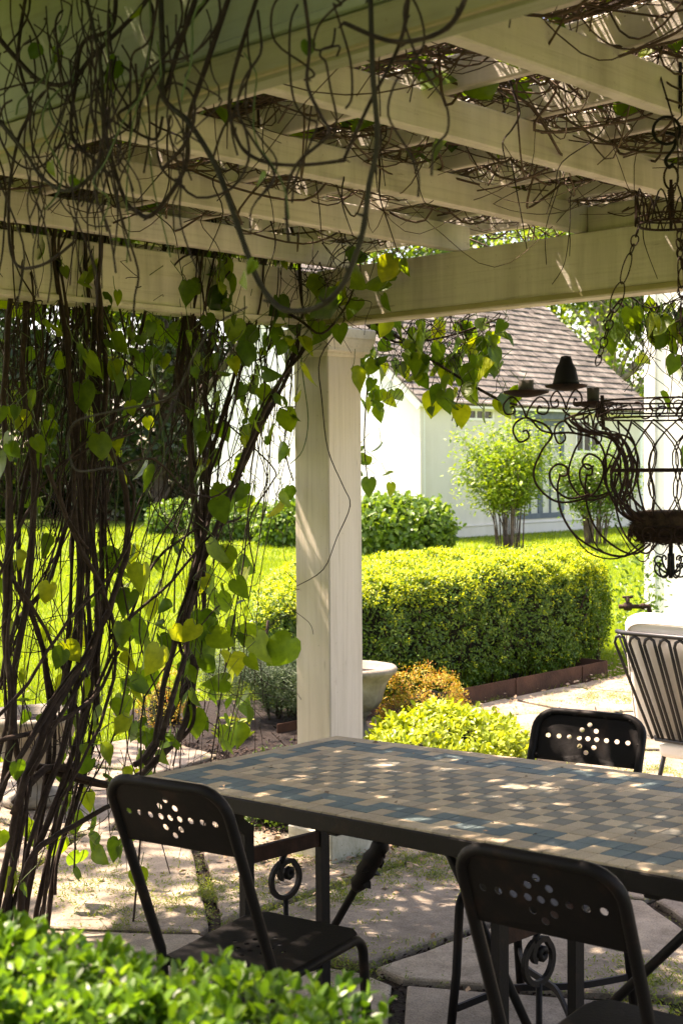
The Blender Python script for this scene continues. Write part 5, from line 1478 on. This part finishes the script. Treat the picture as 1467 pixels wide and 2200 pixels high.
def cloud(n, x0, x1, y0, y1, s0=.05, s1=.10, fn=None):
    out = []
    while len(out) < n:
        x, y = rs.uniform(x0, x1), rs.uniform(y0, y1)
        if fn is None or fn(x, y): out.append((x, y, rs.uniform(s0, s1)))
    return out
side_vine('leftmost tangle of climbing vine stems rising at the left edge to the side beam',
    [([(15, 1960), (45, 1700), (25, 1500), (62, 1250), (72, 1000), (50, 800), (62, 500)], .017, 0),
     ([(60, 1930), (105, 1620), (92, 1400), (38, 1200), (78, 900), (100, 560)], .014, -.05),
     ([(5, 1890), (60, 1650), (152, 1420), (172, 1100), (150, 800), (120, 560)], .015, .05),
     ([(0, 1480), (40, 1330), (110, 1240), (160, 1000), (140, 760), (150, 560)], .012, -.08),
     ([(-20, 1780), (30, 1560), (12, 1350), (20, 1100), (10, 850), (25, 560)], .016, .04),
     ([(-10, 1260), (60, 1100), (120, 1010), (200, 960), (290, 930)], .007, .1),
     ([(30, 1730), (100, 1650), (165, 1665), (240, 1690)], .017, .03),
     ([(0, 1590), (90, 1565), (200, 1500), (255, 1400)], .011, .08),
     ([(-20, 1180), (60, 1290), (130, 1420), (170, 1560), (150, 1700)], .009, .06),
     ([(-20, 1560), (60, 1470), (150, 1330), (250, 1220), (300, 1090)], .008, .12)],
    [(55, 22, 50, 40), (140, 34, 90, 60)], 62,
    cloud(40, 0, 150, 520, 1000, .04, .095) + cloud(34, 0, 170, 1000, 1900, .04, .09), (15, 1960))
side_vine('dense upright bundle of climbing vine stems in the middle of the open side',
    [([(30, 1940), (130, 1700), (185, 1480), (190, 1200), (178, 900), (190, 560)], .013, .02),
     ([(90, 1900), (165, 1640), (205, 1400), (200, 1100), (212, 800), (205, 500)], .013, -.03),
     ([(60, 1830), (150, 1560), (172, 1300), (160, 1000), (190, 700), (180, 480)], .011, .06),
     ([(120, 1860), (200, 1600), (215, 1300), (222, 1000), (200, 760), (225, 520)], .012, -.06),
     ([(30, 1750), (100, 1560), (190, 1400), (235, 1310), (270, 1200), (275, 1100), (258, 1010), (222, 930), (228, 800), (212, 600)], .016, .09),
     ([(0, 1700), (120, 1500), (205, 1380), (205, 1250), (195, 1050), (215, 880)], .010, .11),
     ([(60, 1860), (130, 1790), (250, 1725)], .016, .08),
     ([(110, 1810), (180, 1540), (280, 1330), (330, 1210), (430, 1130)], .009, .02),
     ([(230, 1010), (330, 985), (405, 1060), (470, 1062), (520, 1020)], .006, .14),
     ([(190, 1180), (130, 1080), (150, 980), (260, 900), (380, 850)], .006, .12),
     ([(100, 1000), (160, 1150), (230, 1290), (250, 1420), (215, 1560), (130, 1720)], .010, .10),
     ([(330, 560), (300, 720), (250, 880), (215, 1020), (190, 1200)], .008, .02)],
    [(195, 16, 150, 40), (200, 16, 160, 40), (205, 24, 140, 50), (300, 70, 200, 90)], 76,
    cloud(60, 150, 340, 540, 1020, .04, .10) + cloud(56, 130, 330, 1150, 1880, .04, .095), (60, 1900))
side_vine('leaning climbing vine that fans out from the table corner up to the post top',
    [([(60, 1640), (150, 1668), (262, 1685), (330, 1640), (395, 1560), (418, 1440), (392, 1350), (420, 1200), (445, 1100), (432, 950), (388, 850), (400, 700), (425, 500)], .017, 0),
     ([(290, 1645), (330, 1600), (362, 1430), (422, 1230), (452, 1110), (500, 1040), (560, 920), (620, 800), (645, 700), (640, 560)], .013, .05),
     ([(300, 1640), (352, 1560), (415, 1430), (440, 1290), (435, 1100), (462, 950), (505, 800), (560, 620), (570, 520)], .012, -.04),
     ([(345, 1590), (400, 1400), (408, 1300), (470, 1120), (540, 940), (590, 840), (655, 745), (740, 640)], .013, .09),
     ([(440, 1240), (420, 1100), (408, 960), (420, 800), (415, 560)], .010, .02),
     ([(430, 1150), (452, 980), (440, 820), (470, 640), (460, 520)], .011, -.06),
     ([(420, 1010), (405, 860), (410, 700), (440, 520)], .009, .05),
     ([(235, 1370), (290, 1320), (370, 1250), (450, 1150), (520, 1110)], .008, .07),
     ([(300, 1840), (305, 1640), (312, 1500), (395, 1390), (470, 1300)], .005, .11)],
    [(415, 16, 330, 40), (430, 18, 340, 40), (560, 50, 400, 50), (610, 40, 430, 40), (500, 60, 390, 70)], 104,
    cloud(60, 330, 640, 540, 760, .04, .105) + cloud(96, 350, 632, 700, 1080, .035, .09, lambda x, y: x > 330 + (y - 700) * .35) + cloud(82, 250, 535, 1150, 1620, .045, .115, lambda x, y: x < 545 - (y - 1400) ** 2 * .0004), (300, 1660))
# one vine that drops over the post top, and the leaves along the far beam
def trailing(label, runs, thin, leafpx, pl, root):
    w = pl(*root); t = tag(empty('trailing_vine', w), label, 'vine'); lo = -w
    for (pts, r) in runs:
        path = smooth_path([pl(x, y) + unit(1)[0] * .01 for x, y in pts], 4); mb = MB(); mb.tube(path, rough_r(len(path), r, r * .6), 6); mb.build('stem', 'bark', t, lo)
    mb = MB()
    for (p, q, amp) in thin:
        path = wander(pl(*p), pl(*q), amp, 7); mb.tube(path, rough_r(len(path), .0022, .001), 4, False)
    if mb.v: tag(mb.build('tendril', 'bark', t, lo), kind='stuff')
    sk = MB()
    for (x, y, s) in leafpx:
        P = pl(x, y) + np.array([rs.gauss(0, .05), rs.gauss(0, .05), 0]); hang_leaf(t, P, s, None, sk)
    if sk.v: tag(sk.build('leaf_stalk', 'stem_green', t, lo), kind='stuff')
    return t
farp = lambda x, y: onplane(x, y, BV, 4.22)
nearpost = lambda x, y: onplane(x, y, BV, 3.72)
trailing('leafy vine hanging below the far beam just right of the post',
    [([(735, 640), (800, 690), (880, 735), (960, 790), (1060, 850), (1110, 870)], .008), ([(790, 700), (850, 730), (960, 720), (1070, 690)], .006), ([(800, 760), (790, 850), (786, 960), (790, 1050)], .004), ([(990, 690), (1005, 760), (985, 850), (975, 905)], .003)],
    [((rs.uniform(790, 1090), rs.uniform(670, 700)), (rs.uniform(785, 1090), rs.uniform(720, 900)), .03) for _ in range(42)],
    cloud(85, 785, 1075, 685, 790, .04, .085) + cloud(26, 900, 1085, 760, 880, .05, .10) + cloud(22, 782, 830, 760, 900, .04, .08) + cloud(9, 780, 828, 950, 1040, .05, .08), farp, (900, 690))
trailing('vine sprays with yellow-lit leaves hanging below the far beam by the chandelier chains',
    [([(1300, 690), (1345, 640), (1400, 660), (1467, 640)], .004), ([(1385, 680), (1395, 740), (1370, 800)], .002), ([(1440, 690), (1445, 800), (1440, 900)], .002)],
    [((rs.uniform(1320, 1500), 650), (rs.uniform(1330, 1500), rs.uniform(700, 850)), .03) for _ in range(34)],
    cloud(26, 1340, 1420, 655, 730, .05, .085) + cloud(20, 1410, 1490, 650, 740, .05, .08) + [(1430, 770, .07), (1355, 760, .05), (1440, 850, .07), (1455, 980, .09), (1460, 1040, .08), (1320, 735, .04), (1425, 690, .08)], farp, (1400, 660))
trailing('vine hanging over the front of the post top with a few big heart leaves',
    [([(690, 560), (720, 640), (735, 690), (690, 770), (690, 860), (705, 970), (735, 1040), (752, 1090), (725, 1160), (690, 1220), (640, 1255)], .0028), ([(560, 640), (640, 690), (690, 720), (745, 660), (770, 600)], .006)],
    [((rs.uniform(560, 780), rs.uniform(520, 600)), (rs.uniform(600, 800), rs.uniform(640, 760)), .04) for _ in range(24)],
    [(728, 790, .10), (665, 790, .095), (690, 700, .09), (650, 715, .10), (735, 700, .07), (760, 640, .13), (820, 600, .12), (845, 560, .09), (725, 640, .12), (700, 590, .1), (780, 590, .11), (800, 640, .08), (790, 560, .09), (860, 640, .06), (750, 560, .1), (880, 560, .07), (610, 1360, .12), (650, 1370, .13), (615, 730, .09)], nearpost, (730, 640))
# foreground stems hanging in front of the overhead beam
w = on_front(400, 0); fv = tag(empty('hanging_vine', w), 'bare looping vine stems hanging in front of the overhead front beam', 'vine'); lo = -w
F_MAIN = [([(345, -30), (350, 120), (352, 210), (405, 262), (460, 350), (492, 430), (530, 540), (560, 612), (600, 660), (650, 668), (700, 650), (742, 600), (778, 500), (792, 400), (810, 300), (800, 150), (795, -30)], .0062, 'bark_olive', 0),
          ([(500, -30), (440, 150), (405, 260), (398, 360), (330, 460), (290, 452), (265, 420), (230, 300), (235, 230)], .0055, 'bark', .02),
          ([(430, -30), (385, 100), (352, 210)], .006, 'bark', .01),
          ([(180, -30), (205, 80), (218, 160), (222, 260), (215, 350), (150, 410), (90, 380), (50, 320), (-20, 235)], .0045, 'bark_olive', -.04),
          ([(-20, 60), (40, 130), (90, 175), (150, 178), (200, 120), (300, 20), (330, -30)], .006, 'bark', .02),
          ([(250, -30), (240, 60), (180, 90), (165, 170), (155, 290), (210, 350), (240, 380)], .005, 'bark', .0),
          ([(60, -30), (40, 120), (65, 230), (40, 300), (20, 420), (30, 560), (90, 570), (160, 520)], .0045, 'bark', .03),
          ([(470, -30), (400, 60), (330, 160), (300, 230)], .0035, 'bark', .02),
          ([(560, -30), (495, 190), (510, 300), (560, 345), (640, 355), (740, 345)], .0042, 'bark', .02),
          ([(650, -30), (665, 90), (660, 180), (690, 250), (705, 290), (640, 350), (615, 420), (620, 520)], .0035, 'bark', -.05),
          ([(880, -30), (860, 90), (790, 230), (740, 340)], .004, 'bark', .0), ([(1010, -30), (960, 60), (850, 90), (740, 50)], .005, 'bark', .0),
          ([(290, -30), (330, 30), (300, 200), (255, 250), (330, 300), (350, 250)], .004, 'bark', .03),
          ([(145, 950), (165, 905), (260, 880), (370, 850), (420, 760), (460, 700), (530, 660)], .0022, 'bark_olive', -.12),
          ([(145, 950), (165, 1010), (240, 1005), (285, 1020), (320, 970), (380, 860)], .0022, 'bark_olive', -.12)]
for (pts, r, mt, off) in F_MAIN:
    path = smooth_path([on_front(x, y, off + .03 * mnoise.noise((x * .02, y * .02, r * 500))) for x, y in pts], 6)
    mb = MB(); mb.tube(path, rough_r(len(path), r * .72, r * .58), 7); [mb.tube([path[k_] + unit(1)[0] * r * .4, path[k_] + unit(1)[0] * r * 2.2], [r * .45, r * .2], 5) for k_ in range(4, len(path), 7)]; mb.build('stem', mt, fv, lo)
mb = MB(); mg = MB()
for k in range(62):
    x = rs.choice([rs.uniform(-30, 560), rs.uniform(-30, 380), rs.uniform(120, 260)]); y0 = rs.uniform(-60, 150)
    p = on_front(x, y0, rs.uniform(-.10, .04)); q = on_front(x + rs.gauss(0, 60), y0 + rs.uniform(160, 620), rs.uniform(-.12, .045))
    path = wander(p, q, rs.uniform(.012, .045), 7); r = rs.choice([.0008, .001, .0013, .0016, .002])
    (mg if rs.random() < .15 else mb).tube(path, rough_r(len(path), r, r * .8), 5, False)
for k in range(15):
    x = rs.uniform(-20, 520); y0 = rs.uniform(0, 420); an = rs.uniform(0, 6.28)
    c = on_front(x, y0, rs.uniform(-.08, .02)); R_ = rs.uniform(.02, .075)
    path = smooth_path([c + AV * math.cos(an + t * .8) * R_ * (1 + .25 * math.sin(t)) + ZV * math.sin(an + t * .8) * R_ + BV * .012 * t for t in range(8)], 3)
    mb.tube(path, rs.choice([.001, .0013, .002]), 5, False)
for (x, y0) in [(560, 60), (610, 20), (720, 150), (760, 20), (640, 100), (870, 60), (700, 0), (930, 0)]:
    p = on_front(x, y0 - 90); q = on_front(x + rs.gauss(0, 40), y0 + rs.uniform(60, 420)); path = wander(p, q, .03, 8); mb.tube(path, .0016, 5, False)
tag(mb.build('tendril', 'bark', fv, lo), kind='stuff'); tag(mg.build('green_shoot', 'stem_green', fv, lo), kind='stuff')
for (x, y, s) in [(120, 105, .022), (82, 95, .02), (125, 60, .012), (250, 132, .030), (235, 160, .02), (228, 185, .014), (660, 88, .016), (172, 388, .018), (150, 380, .02), (110, 350, .02), (530, 600, .022), (545, 560, .018), (570, 380, .02), (222, 330, .016), (300, 15, .02)]:
    hang_leaf(fv, on_front(x, y, -.02), s * 1.25)

# roof tangle over the rafters
cv_o = tag(empty('vine_canopy', ab(-1.5, 2.7, ZP)), 'thick tangle of brown vine twigs and leaves lying over the pergola roof', 'vine')
lo = -ab(-1.5, 2.7, ZP)
mb = MB()
for k in range(6800):
    a, b = rs.uniform(-4.35, .15), rs.uniform(1.0, 4.35)
    if mnoise.noise((a * 1.3, b * 1.3, 7.0)) < -.34: continue
    an = rs.uniform(0, 6.283) if rs.random() < .5 else rs.gauss(.2, .5); L = rs.uniform(.35, 1.3); z = ZP + rs.uniform(-.01, .13) - .05 * max(0, mnoise.noise((a * 2.1, b * 2.1, 9.0)) * 2)
    p = ab(a, b, z); q = ab(a + L * math.cos(an), b + L * math.sin(an), z + rs.gauss(0, .05))
    path = wander(p, q, rs.uniform(.05, .16), 6); r = rs.choice([.0011, .0014, .0018, .0022, .0028, .0042])
    path = [x for x in path if x @ BV < 4.45 and x @ AV > -4.6]
    if len(path) > 3: mb.tube(path, r, 3, False)
tag(mb.build('twig', 'roof_twig', cv_o, lo), kind='stuff')
for (pts, r) in [([(-3.9, 1.5), (-3.2, 2.0), (-2.6, 3.1), (-1.8, 3.3), (-.2, 3.8)], .02), ([(-3.9, 3.3), (-3.0, 3.0), (-2.0, 2.1), (-.9, 1.7), (.0, 2.0)], .018), ([(-3.8, 2.4), (-2.8, 2.5), (-1.9, 2.7), (-1.2, 2.3)], .022), ([(-2.6, 1.5), (-2.2, 2.1), (-1.7, 2.35), (-1.2, 2.2)], .018)]:
    path = smooth_path([ab(a, b, ZP + .03 + .03 * math.sin(3 * a)) for a, b in pts], 5); m2 = MB(); m2.tube(path, rough_r(len(path), r, r * .7), 7); m2.build('stem', 'bark', cv_o, lo)
mb = MB()
for k in range(90):                      # ends that droop between the rafters
    a, b = rs.uniform(-3.9, -.2), rs.uniform(1.6, 3.9)
    p = ab(a, b, ZP + .02); q = ab(a + rs.gauss(0, .12), b + rs.gauss(0, .15), ZP - rs.uniform(.12, .42))
    path = wander(p, q, rs.uniform(.02, .06), 5); mb.tube(path, rough_r(len(path), rs.choice([.002, .003, .004]), .0012), 5, False)
tag(mb.build('drooping_twig', 'bark', cv_o, lo), kind='stuff')
n = 9200
a_ = rng.uniform(-4.5, .2, n); b_ = rng.uniform(1.0, 3.98, n)
keep = np.array([mnoise.noise((a * 1.9, b * 1.9, 3.0)) + .35 * mnoise.noise((a * 6, b * 6, 1.0)) > -.16 + .3 * (rng.random() - .5) for a, b in zip(a_, b_)])
keep &= ~((a_ > -2.5) & (a_ < -1.1) & (b_ > 1.7) & (b_ < 3.0) & (rng.random(n) < .72))
a_, b_ = a_[keep], b_[keep]; n = len(a_)
P = np.outer(a_, AV) + np.outer(b_, BV) + np.outer(ZP + .05 + rng.uniform(0, .30, n), ZV)
d = nrm(np.c_[rng.normal(size=(n, 2)), rng.normal(-.3, .3, n)]); nn = nrm(rng.normal(0, .55, (n, 3)) + ZV)
tag(link('leaf', scatter('leaf', HEART, P + lo, frames(d, nn), rng.uniform(.05, .105, n), 'vine_leaf'), cv_o), kind='stuff')
print('canopy leaves', n)

n = 1500
a_ = rng.uniform(-4.3, .2, n); b_ = np.where(rng.random(n) < .36, rng.uniform(3.66, 4.0, n), np.where(rng.random(n) < .35, rng.uniform(1.36, 1.6, n), rng.uniform(1.5, 3.8, n)))
P = np.outer(a_, AV) + np.outer(b_, BV) + np.outer(ZP + .01 + rng.uniform(0, .16, n), ZV)
d = nrm(np.c_[rng.normal(size=(n, 2)), rng.normal(-.3, .3, n)]); nn = nrm(rng.normal(0, .45, (n, 3)) + ZV)
tag(link('leaf', scatter('leaf', HEART, P + lo, frames(d, nn), rng.uniform(.07, .12, n), 'vine_leaf'), cv_o), kind='stuff')
n = 190
P = np.outer(rng.uniform(-2.7, -.9, n), AV) + np.outer(rng.uniform(1.6, 3.3, n), BV) + np.outer(ZP + rng.uniform(-.06, .10, n), ZV)
d = nrm(np.c_[rng.normal(size=(n, 2)), rng.normal(-.4, .3, n)]); nn = nrm(rng.normal(0, .6, (n, 3)) + ZV)
tag(link('leaf', scatter('leaf', HEART2, P + lo, frames(d, nn), rng.uniform(.05, .10, n), 'vine_leaf'), cv_o), kind='stuff')
# unseen leaf mass added past front and side beams to shade beam and post
n = 5200
a_ = np.r_[rng.uniform(-4.5, .3, n // 2), -3.95 - 1.35 * rng.random(n - n // 2) ** 1.3]; b_ = np.r_[rng.normal(1.14, .12, n // 2), rng.uniform(.9, 4.3, n - n // 2)]
P = np.outer(a_, AV) + np.outer(b_, BV) + np.outer(2.50 + rng.uniform(0, .38, n), ZV)
d = nrm(np.c_[rng.normal(size=(n, 2)), rng.normal(-.5, .4, n)]); nn = nrm(rng.normal(0, .6, (n, 3)) + ZV)
tag(link('leaf', scatter('leaf', HEART, P + lo, frames(d, nn), rng.uniform(.06, .12, n), 'vine_leaf'), cv_o), kind='stuff')

# ================================================================== FOREGROUND BOX BUSH
bc = np.array([-.44, 1.22, .545]); bR = (.66, .48, .56)
bb = tag(empty('boxwood_bush', (bc[0], bc[1], 0)), 'fresh green boxwood bush filling the lower left foreground', 'bush')
off = -np.array([bc[0], bc[1], 0.])
P, Nn = superell(11000, bc, bR, 3.0)
P = lump(P, Nn, .05, 5); P = lump(P, Nn, .025, 14, 3)
pj = np.array([proj(p)[:2] for p in P]); ok = (pj[:, 0] > -420) & (pj[:, 0] < 1300) & (pj[:, 1] > 1700) & (pj[:, 1] < 2520) & (((P - CO) * Nn).sum(1) < .25) & (P[:, 1] > .75)
P, Nn = P[ok], Nn[ok]
print('box sprigs', len(P))
ax = nrm(Nn + rng.normal(0, .38, Nn.shape) + ZV * .35)
Qs, Ds, Ns, Ss = [], [], [], []
tw = MB()
for p, a in zip(P, ax):
    u = nrm(np.cross(a, unit(1)[0])); v = np.cross(a, u); L = rs.uniform(.04, .075); k = rs.randint(4, 6)
    for j in range(k):
        q = p - a * L + a * (L * j / (k - 1)); sz = rs.uniform(.019, .027) * (1 - .25 * (j == k - 1)); w_ = u if j % 2 else v
        for s in (-1, 1):
            op = .9 - .55 * j / (k - 1); dd = nrm(a * (1 - op) + w_ * s * op + unit(1)[0] * .12)
            Qs.append(q); Ds.append(dd); Ns.append(a - dd * .3); Ss.append(sz)
    if rs.random() < .5: tw.tube([p - a * (L + .03), p], .0012, 4, False)
Qs, Ds, Ns, Ss = map(np.array, (Qs, Ds, Ns, Ss))
print('box leaves', len(Qs))
pj = np.array([proj(p) for p in Qs]); vis = (pj[:, 0] > 0) & (pj[:, 0] < 1467) & (pj[:, 1] > 1900) & (pj[:, 1] < 2195)
sc_ = np.where(vis, -Ss / pj[:, 2] - .006 * (Qs - P.mean(0)) @ np.array([0, -1, 1.]), 9); ordr = np.argsort(sc_)
Rm = frames(Ds, Ns)
BL = np_mesh('box_leaf', OVAL[0], OVAL[1], 'box_leaf')
for i in ordr[:300]:
    R3 = Rm[i]; s = Ss[i]; p = Qs[i] + off
    link('leaf', BL, bb, mat4=Matrix(((R3[0][0] * s, R3[0][1] * s, R3[0][2] * s, p[0]), (R3[1][0] * s, R3[1][1] * s, R3[1][2] * s, p[1]), (R3[2][0] * s, R3[2][1] * s, R3[2][2] * s, p[2]), (0, 0, 0, 1))))
i = ordr[300:]
tag(link('leaf', scatter('leaf', OVAL, Qs[i] + off, Rm[i], Ss[i], 'box_leaf'), bb), kind='stuff')
tag(tw.build('twig', 'stem_green', bb, off), kind='stuff')
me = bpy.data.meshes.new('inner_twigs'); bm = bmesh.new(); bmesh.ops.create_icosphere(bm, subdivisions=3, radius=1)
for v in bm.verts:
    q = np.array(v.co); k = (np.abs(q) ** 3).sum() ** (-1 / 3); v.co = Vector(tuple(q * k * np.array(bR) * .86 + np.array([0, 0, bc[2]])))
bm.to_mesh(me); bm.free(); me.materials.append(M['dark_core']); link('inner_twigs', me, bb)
